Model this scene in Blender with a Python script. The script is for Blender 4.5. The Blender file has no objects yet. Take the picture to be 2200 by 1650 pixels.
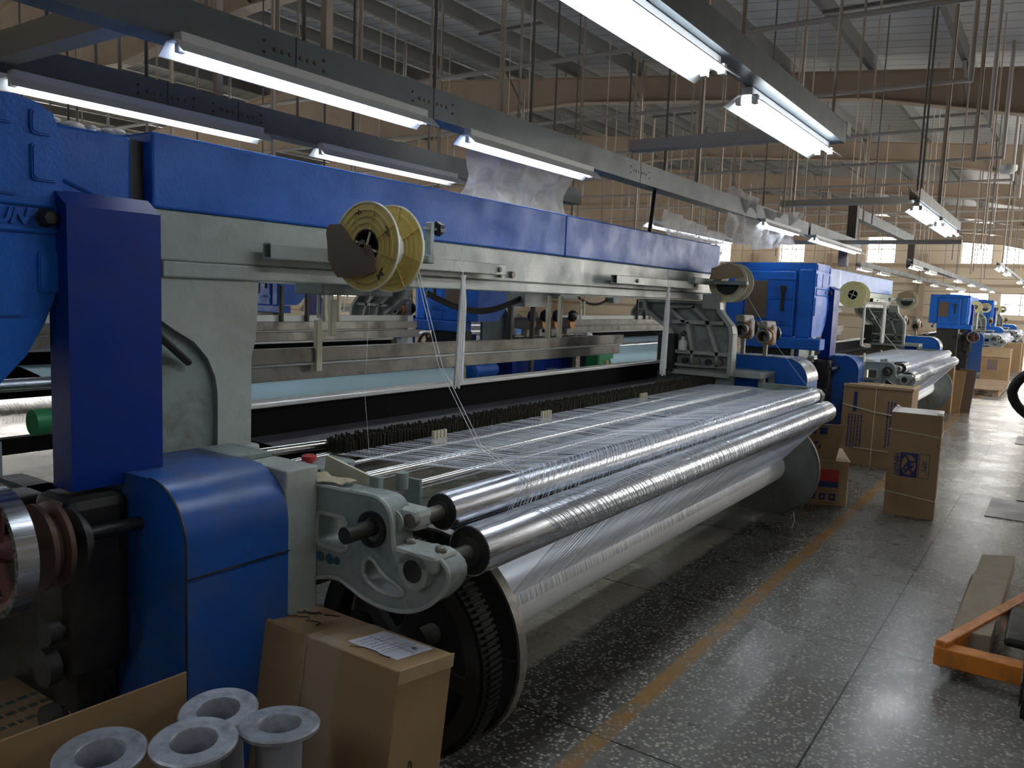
import bpy, bmesh, math, random
from mathutils import Vector, Matrix, noise
C = bpy.context.scene
col = C.collection
R = math.radians
rnd = random.Random(7)

# ---------------------------------------------------------------- camera
cam_d = bpy.data.cameras.new('camera')
cam = bpy.data.objects.new('camera', cam_d)
col.objects.link(cam)
F = 1730.5
cam_d.sensor_width = 36.0
cam_d.lens = F / 2200.0 * 36.0
cam_d.clip_end = 200
cam_d.clip_start = 0.05
_p, _y, _r = .11086, .59916, .03927
_c, _s = math.cos, math.sin
Mr = Matrix(((_c(_r), -_s(_r), 0), (_s(_r), _c(_r), 0), (0, 0, 1)))
Mp = Matrix(((1, 0, 0), (0, _c(_p), -_s(_p)), (0, _s(_p), _c(_p))))
Mw = Matrix(((_s(_y), -_c(_y), 0), (0, 0, -1), (_c(_y), _s(_y), 0)))
M = Mr @ Mp @ Mw
m3 = Matrix((M[0], -M[1], -M[2])).transposed()
cam.matrix_world = Matrix.Translation((0, 0, 1.6)) @ m3.to_4x4()
C.camera = cam

# ---------------------------------------------------------------- world, exposure
w = bpy.data.worlds.new('world'); C.world = w; w.use_nodes = True
w.node_tree.nodes['Background'].inputs[0].default_value = (.80, .88, 1, 1)
w.node_tree.nodes['Background'].inputs[1].default_value = 1.0
C.view_settings.view_transform = 'Standard'
C.view_settings.look = 'None'
C.view_settings.gamma = 1.0
C.view_settings.use_curve_mapping = False
C.view_settings.exposure = 0.6
LAMP = 17.0       # tube radiance
WIN = 10.0        # daylight through the panes
C.cycles.use_denoising = True
C.cycles.max_bounces = 6

# ---------------------------------------------------------------- materials
MATS = {}
def mat(name, color, rough=.5, metal=0, bump=0, bscale=60, dirt=None, dscale=6, damt=.5, emit=0, spec=.5, coat=0, stretch=None, trans=0, alpha=None):
    if name in MATS: return MATS[name]
    m = bpy.data.materials.new(name); m.use_nodes = True
    nt = m.node_tree; N = nt.nodes; L = nt.links
    b = N['Principled BSDF']
    b.inputs['Base Color'].default_value = (*color, 1)
    b.inputs['Roughness'].default_value = rough
    b.inputs['Metallic'].default_value = metal
    b.inputs['Specular IOR Level'].default_value = spec
    b.inputs['Coat Weight'].default_value = coat
    b.inputs['Coat Roughness'].default_value = .15
    tc = N.new('ShaderNodeTexCoord')
    src = tc.outputs['Object']
    if stretch:
        mp = N.new('ShaderNodeMapping'); mp.inputs['Scale'].default_value = stretch
        L.new(src, mp.inputs['Vector']); src = mp.outputs['Vector']
    if bump:
        n = N.new('ShaderNodeTexNoise'); n.inputs['Scale'].default_value = bscale; n.inputs['Detail'].default_value = 3
        L.new(src, n.inputs['Vector'])
        bp = N.new('ShaderNodeBump'); bp.inputs['Strength'].default_value = bump; bp.inputs['Distance'].default_value = .004
        L.new(n.outputs['Fac'], bp.inputs['Height']); L.new(bp.outputs['Normal'], b.inputs['Normal'])
    if dirt:
        n = N.new('ShaderNodeTexNoise'); n.inputs['Scale'].default_value = dscale; n.inputs['Detail'].default_value = 6; n.inputs['Roughness'].default_value = .65
        L.new(src, n.inputs['Vector'])
        r = N.new('ShaderNodeMapRange'); r.inputs['From Min'].default_value = .45; r.inputs['From Max'].default_value = .72
        r.inputs['To Max'].default_value = damt
        L.new(n.outputs['Fac'], r.inputs['Value'])
        mx = N.new('ShaderNodeMix'); mx.data_type = 'RGBA'
        mx.inputs['A'].default_value = (*color, 1); mx.inputs['B'].default_value = (*dirt, 1)
        L.new(r.outputs['Result'], mx.inputs['Factor']); L.new(mx.outputs['Result'], b.inputs['Base Color'])
        r2 = N.new('ShaderNodeMapRange'); r2.inputs['From Min'].default_value = .35; r2.inputs['From Max'].default_value = .75
        r2.inputs['To Min'].default_value = max(0, rough - .08); r2.inputs['To Max'].default_value = min(1, rough + .2)
        L.new(n.outputs['Fac'], r2.inputs['Value']); L.new(r2.outputs['Result'], b.inputs['Roughness'])
    if emit:
        b.inputs['Emission Color'].default_value = (*color, 1)
        b.inputs['Emission Strength'].default_value = emit
    if alpha is not None:
        b.inputs['Alpha'].default_value = alpha
    if trans: b.inputs['Transmission Weight'].default_value = trans
    MATS[name] = m
    return m
BLUE = mat('blue_paint', (.008, .12, .53), .40, bump=.3, bscale=90, dirt=(.007, .08, .36), dscale=5, damt=.8, spec=.35)
BLUED = mat('deep_blue_paint', (.002, .024, .20), .38, bump=.05, bscale=20, dirt=(.003, .014, .10), dscale=4, damt=.6, spec=.3)
MATTE = mat('matte_black', (.004, .004, .005), .8, spec=.1)
GEARM = mat('dark_gear_iron', (.010, .010, .010), .65, spec=.25)
BLUEH = mat('dusty_blue_paint', (.006, .075, .33), .36, bump=.15, bscale=30, dirt=(.07, .085, .10), dscale=3.2, damt=.8)
BLUEL = mat('pale_blue_paint', (.12, .25, .62), .35, bump=.1, bscale=30, dirt=(.25, .32, .42), dscale=6, damt=.6)
GREY = mat('grey_green_paint', (.36, .40, .37), .33, bump=.25, bscale=70, dirt=(.16, .17, .16), dscale=5, damt=.45)
CAST = mat('cast_grey_paint', (.24, .29, .28), .42, bump=.3, bscale=60, dirt=(.09, .085, .07), dscale=9, damt=.8)
STEEL = mat('dull_steel', (.20, .19, .17), .42, metal=.6, bump=.1, bscale=40, dirt=(.07, .06, .05), dscale=6, damt=.7)
CHROME = mat('ground_steel_roller', (.58, .61, .67), .24, metal=1, bump=.06, bscale=50, stretch=(1, 30, 30), dirt=(.36, .37, .40), dscale=3, damt=.6)
ROD = mat('polished_rod', (.72, .72, .70), .16, metal=1)
BLACK = mat('black_oily', (.012, .012, .012), .5, bump=.3, bscale=50, dirt=(.05, .045, .035), dscale=12, damt=.7)
RUB = mat('black_plastic', (.012, .012, .013), .35)
IRON = mat('cast_iron', (.045, .045, .047), .5, metal=.3, bump=.3, bscale=60, dirt=(.09, .085, .08), dscale=8, damt=.6)
RIM = mat('worn_rim_steel', (.28, .27, .25), .4, metal=.8, dirt=(.10, .09, .08), dscale=20, damt=.8)
CARD = mat('cardboard', (.30, .195, .10), .8, bump=.08, bscale=30, dirt=(.20, .125, .06), dscale=3, damt=.6)
CARDL = mat('light_cardboard', (.40, .29, .17), .8, bump=.08, bscale=30, dirt=(.28, .19, .10), dscale=4, damt=.6)
CARDD = mat('brown_board', (.12, .085, .06), .85)
GALV = mat('galvanised_metal', (.34, .36, .40), .42, metal=.55, bump=.08, bscale=40, dirt=(.16, .17, .20), dscale=22, damt=.9)
WHITE = mat('white_plastic', (.75, .76, .74), .4)
REEL = mat('yellowed_plastic', (.55, .44, .14), .38, dirt=(.38, .27, .08), dscale=7, damt=.7)
REELW = mat('cream_plastic', (.62, .59, .44), .4, dirt=(.42, .38, .22), dscale=7, damt=.6)
YARN = mat('white_yarn', (.82, .84, .88), .42, bump=.05, bscale=5, stretch=(22, 2, 2))
THREAD = mat('sheer_thread', (.74, .78, .86), .35)
DARKW = mat('shaded_warp', (.055, .052, .065), .55, bump=.5, bscale=6, stretch=(60, 1, 1))  # warp behind the droppers, its shade put into the colour
CLOTH = mat('pale_blue_cloth', (.42, .60, .66), .7, bump=.4, bscale=8, stretch=(40, 1, 1))
ORANGE = mat('orange_paint', (.62, .20, .02), .42, bump=.15, bscale=30, dirt=(.22, .09, .02), dscale=14, damt=.8)
CHAN = mat('grey_steel_channel', (.15, .18, .20), .38, metal=.15, bump=.04, bscale=20, dirt=(.10, .11, .11), dscale=4, damt=.5)
REFL = mat('white_reflector', (.75, .78, .8), .3)
TUBE = mat('lit_tube', (.90, .95, 1.0), .3, emit=LAMP)
RODP = mat('painted_hanger_rod', (.50, .43, .35), .5)
PIPE = mat('sprinkler_pipe', (.48, .45, .42), .45)
BROWN = mat('rafter_paint', (.42, .33, .25), .6, dirt=(.33, .25, .19), dscale=1.2, damt=.7)
PURL = mat('purlin_steel', (.15, .15, .145), .5)
WOOD = mat('pallet_wood', (.32, .22, .14), .8, dirt=(.18, .12, .07), dscale=8, damt=.7)
RED = mat('red_plastic', (.45, .03, .03), .4)
GREEN = mat('green_plastic', (.02, .22, .08), .4)
OCH = mat('orange_band', (.55, .19, .03), .45)
INK = mat('blue_print_ink', (.015, .025, .12), .6)
INKR = mat('red_print_ink', (.40, .02, .03), .6)
INKB = mat('black_marker_ink', (.01, .01, .012), .6)
PAPER = mat('paper_note', (.60, .62, .72), .7)
FLUFF = mat('cotton_lint', (.85, .85, .84), .9, bump=1, bscale=40)
TAPE = mat('clear_tape', (.8, .8, .78), .12, alpha=.12)

def bumped_floor():
    m = bpy.data.materials.new('terrazzo_floor'); m.use_nodes = True
    nt = m.node_tree; N = nt.nodes; L = nt.links; b = N['Principled BSDF']
    tc = N.new('ShaderNodeNewGeometry'); O = tc.outputs['Position']
    def mp(v, f0, f1, t0, t1):
        r = N.new('ShaderNodeMapRange'); r.inputs['From Min'].default_value = f0; r.inputs['From Max'].default_value = f1
        r.inputs['To Min'].default_value = t0; r.inputs['To Max'].default_value = t1; L.new(v, r.inputs['Value']); return r.outputs['Result']
    def mix(f, a, bb):
        x = N.new('ShaderNodeMix'); x.data_type = 'RGBA'; L.new(f, x.inputs['Factor'])
        for k, v in (('A', a), ('B', bb)):
            if isinstance(v, tuple): x.inputs[k].default_value = (*v, 1)
            else: L.new(v, x.inputs[k])
        return x.outputs['Result']
    def math_(op, a, bb=None):
        x = N.new('ShaderNodeMath'); x.operation = op
        for i, v in enumerate((a, bb)):
            if v is None: continue
            if isinstance(v, (int, float)): x.inputs[i].default_value = v
            else: L.new(v, x.inputs[i])
        return x.outputs[0]
    v = N.new('ShaderNodeTexVoronoi'); v.inputs['Scale'].default_value = 62; L.new(O, v.inputs['Vector'])
    chips = mp(v.outputs['Distance'], .34, .50, 1, 0)
    sep = N.new('ShaderNodeSeparateColor'); L.new(v.outputs['Color'], sep.inputs[0])
    pick = mp(sep.outputs[0], .25, .95, 0, 1)
    chips = math_('MULTIPLY', chips, pick)
    n = N.new('ShaderNodeTexNoise'); n.inputs['Scale'].default_value = 1.1; n.inputs['Detail'].default_value = 7; L.new(O, n.inputs['Vector'])
    base = mix(mp(n.outputs['Fac'], .35, .65, 0, 1), (.145, .14, .125), (.175, .173, .162))
    s = N.new('ShaderNodeSeparateXYZ'); L.new(O, s.inputs[0])
    # darker strip beside the lane line, lighter tan floor under the machines
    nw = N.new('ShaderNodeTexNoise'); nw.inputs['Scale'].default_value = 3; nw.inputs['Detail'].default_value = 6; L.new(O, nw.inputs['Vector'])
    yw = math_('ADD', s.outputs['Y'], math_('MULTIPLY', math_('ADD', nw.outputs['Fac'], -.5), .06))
    dark_strip = math_('MULTIPLY', mp(yw, 1.22, 1.34, 0, 1), mp(yw, 1.76, 1.80, 1, 0))
    base = mix(math_('MULTIPLY', dark_strip, .75), base, (.05, .048, .042))
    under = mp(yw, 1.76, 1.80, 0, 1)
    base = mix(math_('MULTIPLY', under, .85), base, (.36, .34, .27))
    c = mix(math_('MULTIPLY', chips, .85), base, (.55, .54, .48))
    def joint(coord, off, pitch):
        a = math_('ADD', coord, -off); a = math_('DIVIDE', a, pitch); fr = math_('FRACT', a)
        d = math_('MINIMUM', fr, math_('SUBTRACT', 1.0, fr)); d = math_('MULTIPLY', d, pitch)
        return mp(d, .003, .005, 1, 0)
    j = math_('MAXIMUM', joint(s.outputs['X'], 4.02, 1.5), joint(s.outputs['Y'], .63, 1.5))
    c = mix(j, c, (.012, .012, .011))
    # worn yellow lane line at y = 1.24 .. 1.30
    d = math_('ABSOLUTE', math_('ADD', s.outputs['Y'], -1.265))
    n2 = N.new('ShaderNodeTexNoise'); n2.inputs['Scale'].default_value = 9; n2.inputs['Detail'].default_value = 5; L.new(O, n2.inputs['Vector'])
    e = math_('ADD', d, math_('MULTIPLY', math_('ADD', n2.outputs['Fac'], -.5), .03))
    ln = math_('MULTIPLY', mp(e, .030, .046, 1, 0), mp(n2.outputs['Fac'], .36, .56, .35, .95))
    c = mix(ln, c, (.25, .135, .04))
    L.new(c, b.inputs['Base Color'])
    n3 = N.new('ShaderNodeTexNoise'); n3.inputs['Scale'].default_value = 2.2; n3.inputs['Detail'].default_value = 8; L.new(O, n3.inputs['Vector'])
    L.new(mp(n3.outputs['Fac'], .3, .7, .20, .34), b.inputs['Roughness'])
    bp = N.new('ShaderNodeBump'); bp.inputs['Strength'].default_value = .25; bp.inputs['Distance'].default_value = .002
    n4 = N.new('ShaderNodeTexNoise'); n4.inputs['Scale'].default_value = 45; n4.inputs['Detail'].default_value = 4; L.new(O, n4.inputs['Vector'])
    L.new(n4.outputs['Fac'], bp.inputs['Height']); L.new(bp.outputs['Normal'], b.inputs['Normal'])
    return m
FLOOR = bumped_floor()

def lined(name, c1, c2, axis, pitch, width, rough=.45, bumpy=.3):
    m = bpy.data.materials.new(name); m.use_nodes = True
    nt = m.node_tree; N = nt.nodes; L = nt.links; b = N['Principled BSDF']
    tc = N.new('ShaderNodeTexCoord'); s = N.new('ShaderNodeSeparateXYZ'); L.new(tc.outputs['Object'], s.inputs[0])
    a = N.new('ShaderNodeMath'); a.operation = 'DIVIDE'; a.inputs[1].default_value = pitch; L.new(s.outputs[axis], a.inputs[0])
    f = N.new('ShaderNodeMath'); f.operation = 'FRACT'; L.new(a.outputs[0], f.inputs[0])
    g = N.new('ShaderNodeMath'); g.operation = 'LESS_THAN'; g.inputs[1].default_value = width / pitch; L.new(f.outputs[0], g.inputs[0])
    x = N.new('ShaderNodeMix'); x.data_type = 'RGBA'; x.inputs['A'].default_value = (*c1, 1); x.inputs['B'].default_value = (*c2, 1)
    L.new(g.outputs[0], x.inputs['Factor']); L.new(x.outputs['Result'], b.inputs['Base Color'])
    b.inputs['Roughness'].default_value = rough
    bp = N.new('ShaderNodeBump'); bp.inputs['Strength'].default_value = bumpy; bp.inputs['Distance'].default_value = .01; bp.invert = True
    L.new(g.outputs[0], bp.inputs['Height']); L.new(bp.outputs['Normal'], b.inputs['Normal'])
    return m
ROOF = lined('roof_sheet', (.55, .56, .57), (.16, .16, .16), 'X', .30, .022, .38)
WALLM = lined('cream_wall_panel', (.66, .58, .46), (.36, .30, .22), 'Z', .62, .035, .6)
PANE = mat('daylit_pane', (1.0, .96, .90), .3, emit=WIN)

def film(name, a):
    m = bpy.data.materials.new(name); m.use_nodes = True
    nt = m.node_tree; N = nt.nodes; L = nt.links
    b = N['Principled BSDF']; b.inputs['Base Color'].default_value = (.95, .95, .95, 1); b.inputs['Roughness'].default_value = .2
    tl = N.new('ShaderNodeBsdfTranslucent'); tl.inputs[0].default_value = (.9, .9, .9, 1)
    tr = N.new('ShaderNodeBsdfTransparent')
    m1 = N.new('ShaderNodeMixShader'); m1.inputs[0].default_value = .85
    L.new(b.outputs[0], m1.inputs[1]); L.new(tl.outputs[0], m1.inputs[2])
    m2 = N.new('ShaderNodeMixShader')
    tc = N.new('ShaderNodeTexCoord'); n = N.new('ShaderNodeTexNoise'); n.inputs['Scale'].default_value = 5; n.inputs['Detail'].default_value = 5
    n.inputs['Distortion'].default_value = 1.5
    L.new(tc.outputs['Object'], n.inputs['Vector'])
    r = N.new('ShaderNodeMapRange'); r.inputs['From Min'].default_value = .35; r.inputs['From Max'].default_value = .65
    r.inputs['To Min'].default_value = a - .18; r.inputs['To Max'].default_value = a + .22
    L.new(n.outputs['Fac'], r.inputs['Value']); L.new(r.outputs['Result'], m2.inputs[0])
    L.new(tr.outputs[0], m2.inputs[1]); L.new(m1.outputs[0], m2.inputs[2])
    L.new(m2.outputs[0], N['Material Output'].inputs[0])
    return m
FILM = film('plastic_film', .78)

# ---------------------------------------------------------------- mesh helpers
class MB:
    def __init__(s): s.bm = bmesh.new()
    def box(s, x0, x1, y0, y1, z0, z1, bev=0, rot=None, piv=None):
        r = bmesh.ops.create_cube(s.bm, size=1)
        vs = r['verts']
        c = Vector(((x0+x1)/2, (y0+y1)/2, (z0+z1)/2)); d = (abs(x1-x0), abs(y1-y0), abs(z1-z0))
        for v in vs: v.co = Vector((v.co.x*d[0], v.co.y*d[1], v.co.z*d[2])) + c
        if rot: bmesh.ops.rotate(s.bm, verts=vs, cent=piv or c, matrix=rot)
        if bev:
            es = list({e for v in vs for e in v.link_edges})
            bmesh.ops.bevel(s.bm, geom=es, offset=bev, segments=2, affect='EDGES', profile=.5)
        return s
    def tube(s, pts, r, n=10, cap=True):
        pts = [Vector(p) for p in pts]
        rings = []; up = None
        for i, p in enumerate(pts):
            t = (pts[min(i+1, len(pts)-1)] - pts[max(i-1, 0)])
            if t.length < 1e-9: t = Vector((0, 0, 1))
            t.normalize()
            if up is None:
                a = Vector((0, 0, 1)) if abs(t.z) < .9 else Vector((1, 0, 0))
                u = t.cross(a).normalized()
            else:
                u = (up - t * up.dot(t)).normalized()
            up = u; v = t.cross(u)
            rr = r[i] if isinstance(r, (list, tuple)) else r
            rings.append([s.bm.verts.new(p + (u*math.cos(2*math.pi*k/n) + v*math.sin(2*math.pi*k/n))*rr) for k in range(n)])
        for a, b in zip(rings, rings[1:]):
            for k in range(n):
                f = s.bm.faces.new((a[k], a[(k+1) % n], b[(k+1) % n], b[k])); f.smooth = n > 6
        if cap:
            s.bm.faces.new(rings[0][::-1]); s.bm.faces.new(rings[-1])
        return s
    def lathe(s, prof, cen, axis='X', n=48, closed=False):
        # prof: list of (along axis, radius)
        cen = Vector(cen); rings = []
        for a, r in prof:
            ring = []
            for k in range(n):
                c_, s_ = math.cos(2*math.pi*k/n)*r, math.sin(2*math.pi*k/n)*r
                if axis == 'X': p = Vector((a, c_, s_))
                elif axis == 'Y': p = Vector((c_, a, s_))
                else: p = Vector((c_, s_, a))
                ring.append(s.bm.verts.new(cen + p))
            rings.append(ring)
        pairs = list(zip(rings, rings[1:]))
        if closed: pairs.append((rings[-1], rings[0]))
        for a, b in pairs:
            for k in range(n):
                f = s.bm.faces.new((a[k], a[(k+1) % n], b[(k+1) % n], b[k])); f.smooth = True
        if not closed:
            if prof[0][1] > 1e-4: s.bm.faces.new(rings[0][::-1])
            if prof[-1][1] > 1e-4: s.bm.faces.new(rings[-1])
        return s
    def prism(s, poly, axis, a0, a1, holes=(), bev=0):
        # poly in the two other axes (x: y,z / y: x,z / z: x,y)
        def P(a, u, v):
            return Vector((a, u, v)) if axis == 'X' else Vector((u, a, v)) if axis == 'Y' else Vector((u, v, a))
        edges = []; loops = []
        for pl in [poly] + list(holes):
            vs = [s.bm.verts.new(P(a0, *q)) for q in pl]; loops.append(vs)
            for i in range(len(vs)): edges.append(s.bm.edges.new((vs[i], vs[(i+1) % len(vs)])))
        r = bmesh.ops.triangle_fill(s.bm, edges=edges, use_beauty=True, use_dissolve=False)
        fs = [g for g in r['geom'] if isinstance(g, bmesh.types.BMFace)]
        e = bmesh.ops.extrude_face_region(s.bm, geom=fs)
        nv = [g for g in e['geom'] if isinstance(g, bmesh.types.BMVert)]
        d = P(a1-a0, 0, 0)
        bmesh.ops.translate(s.bm, verts=nv, vec=d)
        return s
    def sphere(s, cen, r, sc=(1, 1, 1), n=16):
        g = bmesh.ops.create_uvsphere(s.bm, u_segments=n, v_segments=n//2+2, radius=r)
        for v in g['verts']: v.co = Vector((v.co.x*sc[0], v.co.y*sc[1], v.co.z*sc[2])) + Vector(cen)
        for v in g['verts']:
            for f in v.link_faces: f.smooth = True
        return s
    def grid(s, fn, nu, nv, smooth=True):
        vs = [[s.bm.verts.new(fn(i/nu, j/nv)) for j in range(nv+1)] for i in range(nu+1)]
        for i in range(nu):
            for j in range(nv):
                f = s.bm.faces.new((vs[i][j], vs[i+1][j], vs[i+1][j+1], vs[i][j+1])); f.smooth = smooth
        return s
    def build(s, name, m, parent=None, smooth=None):
        me = bpy.data.meshes.new(name)
        bmesh.ops.recalc_face_normals(s.bm, faces=s.bm.faces)
        o = bpy.data.objects.new(name, me); col.objects.link(o)
        org = Vector((0, 0, 0))
        if parent is not None:
            p = parent
            while p is not None: org += p.location; p = p.parent
            o.parent = parent
        else:
            # origin at the foot of the mesh
            xs = [v.co for v in s.bm.verts]
            if xs:
                org = Vector((sum(v.x for v in xs)/len(xs), sum(v.y for v in xs)/len(xs), min(v.z for v in xs)))
            o.location = org
        bmesh.ops.translate(s.bm, verts=s.bm.verts, vec=-org)
        s.bm.to_mesh(me); s.bm.free()
        me.materials.append(m)
        fl = [f.use_smooth or bool(smooth) for f in me.polygons]
        if any(fl):
            me.set_sharp_from_angle(angle=R(38)); me.polygons.foreach_set('use_smooth', fl)
        return o
def rrect(x0, x1, z0, z1, r, n=4):
    pts = []
    for cx, cz, a0 in ((x1-r, z1-r, 0), (x0+r, z1-r, 90), (x0+r, z0+r, 180), (x1-r, z0+r, 270)):
        for k in range(n+1):
            a = R(a0 + 90*k/n); pts.append((cx + r*math.cos(a), cz + r*math.sin(a)))
    return pts
def circ(cx, cz, r, n=20, a0=0, a1=360):
    k = n if a1-a0 >= 360 else n+1
    return [(cx + r*math.cos(R(a0+(a1-a0)*i/n)), cz + r*math.sin(R(a0+(a1-a0)*i/n))) for i in range(k)]
def smooth_poly(pts, it=2):
    for _ in range(it):
        q = []
        for i in range(len(pts)):
            a, b = pts[i], pts[(i+1) % len(pts)]
            q += [(a[0]*.75+b[0]*.25, a[1]*.75+b[1]*.25), (a[0]*.25+b[0]*.75, a[1]*.25+b[1]*.75)]
        pts = q
    return pts
def tag(o, label=None, cat=None, group=None, kind=None):
    if label: o['label'] = label
    if cat: o['category'] = cat
    if group: o['group'] = group
    if kind: o['kind'] = kind
    return o
def thing(name, label, cat, loc, group=None):
    o = bpy.data.objects.new(name, None); col.objects.link(o); o.location = loc
    o.empty_display_size = .1
    return tag(o, label, cat, group)
CH = {}
def kids(o): return [c for c in bpy.data.objects if c.parent == o]
def copy_tree(o, parent=None, tree=None):
    if tree is None:
        tree = {}
        for c in bpy.data.objects:
            if c.parent: tree.setdefault(c.parent.name, []).append(c)
    c = o.copy(); col.objects.link(c); c.parent = parent
    for ch in tree.get(o.name, []): copy_tree(ch, c, tree)
    return c
def text_mesh(txt, size, depth, m, name, parent, mw, bold=0, shear=0):
    cu = bpy.data.curves.new('txt', 'FONT'); cu.body = txt; cu.size = size; cu.extrude = depth; cu.offset = bold; cu.shear = shear
    cu.align_x = 'CENTER'; cu.align_y = 'CENTER'; cu.resolution_u = 3
    t = bpy.data.objects.new('txt', cu); col.objects.link(t)
    dg = bpy.context.evaluated_depsgraph_get(); dg.update()
    me = bpy.data.meshes.new_from_object(t.evaluated_get(dg))
    bpy.data.objects.remove(t); bpy.data.curves.remove(cu)
    me.transform(mw)
    org = Vector((0, 0, 0)); p = parent
    while p is not None: org += p.location; p = p.parent
    me.transform(Matrix.Translation(-org))
    me.materials.clear(); me.materials.append(m)
    o = bpy.data.objects.new(name, me); col.objects.link(o); o.parent = parent
    return o
def structure(name, mb, m):
    o = mb.build(name, m); o['kind'] = 'structure'; return o

# ---------------------------------------------------------------- the hall
X0, X1, Y0, Y1 = -7.0, 42.0, -4.0, 26.0
def roof_z(y): return 4.58 + .094*y if y < 14 else 4.58 + .094*14 - .094*(y-14)
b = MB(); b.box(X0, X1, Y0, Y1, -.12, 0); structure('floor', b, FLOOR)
b = MB()
ys = [Y0, 14, Y1]
for a, c_ in zip(ys, ys[1:]):
    v = [b.bm.verts.new((x, y, roof_z(y) + dz + .22)) for dz in (0, .08) for x, y in ((X0, a), (X1, a), (X1, c_), (X0, c_))]
    for q in ((0, 1, 2, 3), (7, 6, 5, 4), (0, 4, 5, 1), (1, 5, 6, 2), (2, 6, 7, 3), (3, 7, 4, 0)): b.bm.faces.new([v[i] for i in q])
structure('ceiling', b, ROOF)
# far wall with window openings
def wall_with_windows(name, axis, a0, a1, u0, u1, ztop, wins):
    poly = [(u0, 0), (u1, 0)] + ([(u1, roof_z(u1)+.25), (14, roof_z(14)+.25), (u0, roof_z(u0)+.25)] if axis == 'X' else [(u1, ztop), (u0, ztop)])
    holes = [[(a, c_), (b_, c_), (b_, d), (a, d)] for a, b_, c_, d in wins]
    mb = MB(); mb.prism(poly, axis, a0, a1, holes); return structure(name, mb, WALLM)
def window(n, axis, a, u0, u1, z0, z1, mull=2, bars=2):
    f = MB(); t = .05
    def bx(u0_, u1_, z0_, z1_, d=.05):
        if axis == 'X': f.box(a-d, a+d, u0_, u1_, z0_, z1_)
        else: f.box(u0_, u1_, a-d, a+d, z0_, z1_)
    bx(u0, u1, z0, z0+t); bx(u0, u1, z1-t, z1); bx(u0, u0+t, z0+t, z1-t); bx(u1-t, u1, z0+t, z1-t)
    for k in range(1, mull): u = u0 + (u1-u0)*k/mull; bx(u-.02, u+.02, z0+t, z1-t, .03)
    for k in range(1, bars): z = z0 + (z1-z0)*k/bars; bx(u0+t, u1-t, z-.02, z+.02, .028)
    o = structure('window_%d' % n, f, mat('window_frame', (.45, .42, .38), .5))
    p = MB()
    if axis == 'X': p.box(a-.006, a+.006, u0+.01, u1-.01, z0+.01, z1-.01)
    else: p.box(u0+.01, u1-.01, a-.006, a+.006, z0+.01, z1-.01)
    p.build('pane', PANE, o)
fw = [(7.0, 8.3, 3.75, 5.1), (3.0, 4.3, 3.75, 5.1), (1.4, 2.7, 3.75, 5.1), (11.2, 12.5, 3.75, 5.1), (15, 16.3, 3.75, 5.1), (1.0, 2.6, 1.5, 2.5), (3.0, 4.6, 1.5, 2.5)]
wall_with_windows('wall_far', 'X', X1, X1+.2, Y0, Y1, 6, fw)
n = 1
for q in fw: window(n, 'X', X1+.1, *q); n += 1
rw_added = [(x, x+2.8, 1.4, 3.8) for x in (12, 17, 23, 29, 35)]  # right wall windows are out of view, added for more daylight
wall_with_windows('wall_right', 'Y', Y0-.2, Y0, X0, X1, roof_z(Y0)+.3, rw_added)
for q in rw_added: window(n, 'Y', Y0-.1, *q, 3, 2); n += 1
lw_added = [(x, x+3.0, 1.2, 3.0) for x in (-5, 0, 5, 10, 16, 24, 32)]  # unseen left wall windows, likewise added to brighten the hall
wall_with_windows('wall_left', 'Y', Y1, Y1+.2, X0, X1, roof_z(Y1)+.3, lw_added)
for q in lw_added: window(n, 'Y', Y1+.1, *q, 3, 2); n += 1
wall_with_windows('wall_near', 'X', X0-.2, X0, Y0, Y1, 6, [])
# rafters: tapered brown I-beams with haunches
def rafter(x):
    bot = [(Y0, 3.35), (-1.5, 3.68), (.7, 4.10), (2.6, 4.48), (7.2, 4.87), (8.4, 4.85), (11, 4.55), (14, 4.62), (17, 4.55), (22, 4.3), (Y1, 3.1)]
    top = [(y, roof_z(y)) for y in (Y1, 14, Y0)]
    mb = MB(); mb.prism(bot + top, 'X', x-.006, x+.006)
    for (ya, za), (yb, zb) in zip(bot, bot[1:]):
        v = [mb.bm.verts.new((xx, yy, zz)) for (yy, zz) in ((ya, za), (yb, zb)) for xx in (x-.1, x+.1)]
        v += [mb.bm.verts.new((xx, yy, zz-.014)) for (yy, zz) in ((ya, za), (yb, zb)) for xx in (x-.1, x+.1)]
        for q in ((0, 1, 3, 2), (4, 6, 7, 5), (0, 2, 6, 4), (1, 5, 7, 3)): mb.bm.faces.new([v[i] for i in q])
    for ya, yb in ((Y0, 14), (14, Y1)):
        v = [mb.bm.verts.new((xx, yy, roof_z(yy)+dz)) for dz in (0, .014) for yy in (ya, yb) for xx in (x-.1, x+.1)]
        for q in ((0, 1, 3, 2), (4, 6, 7, 5), (0, 2, 6, 4), (1, 5, 7, 3)): mb.bm.faces.new([v[i] for i in q])
    structure('roof_rafter', mb, BROWN)
RX = [.6, 6.4, 12.2, 17.8, 23.4, 29.0, 34.6, 40.2]
for x in RX: rafter(x)
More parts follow.
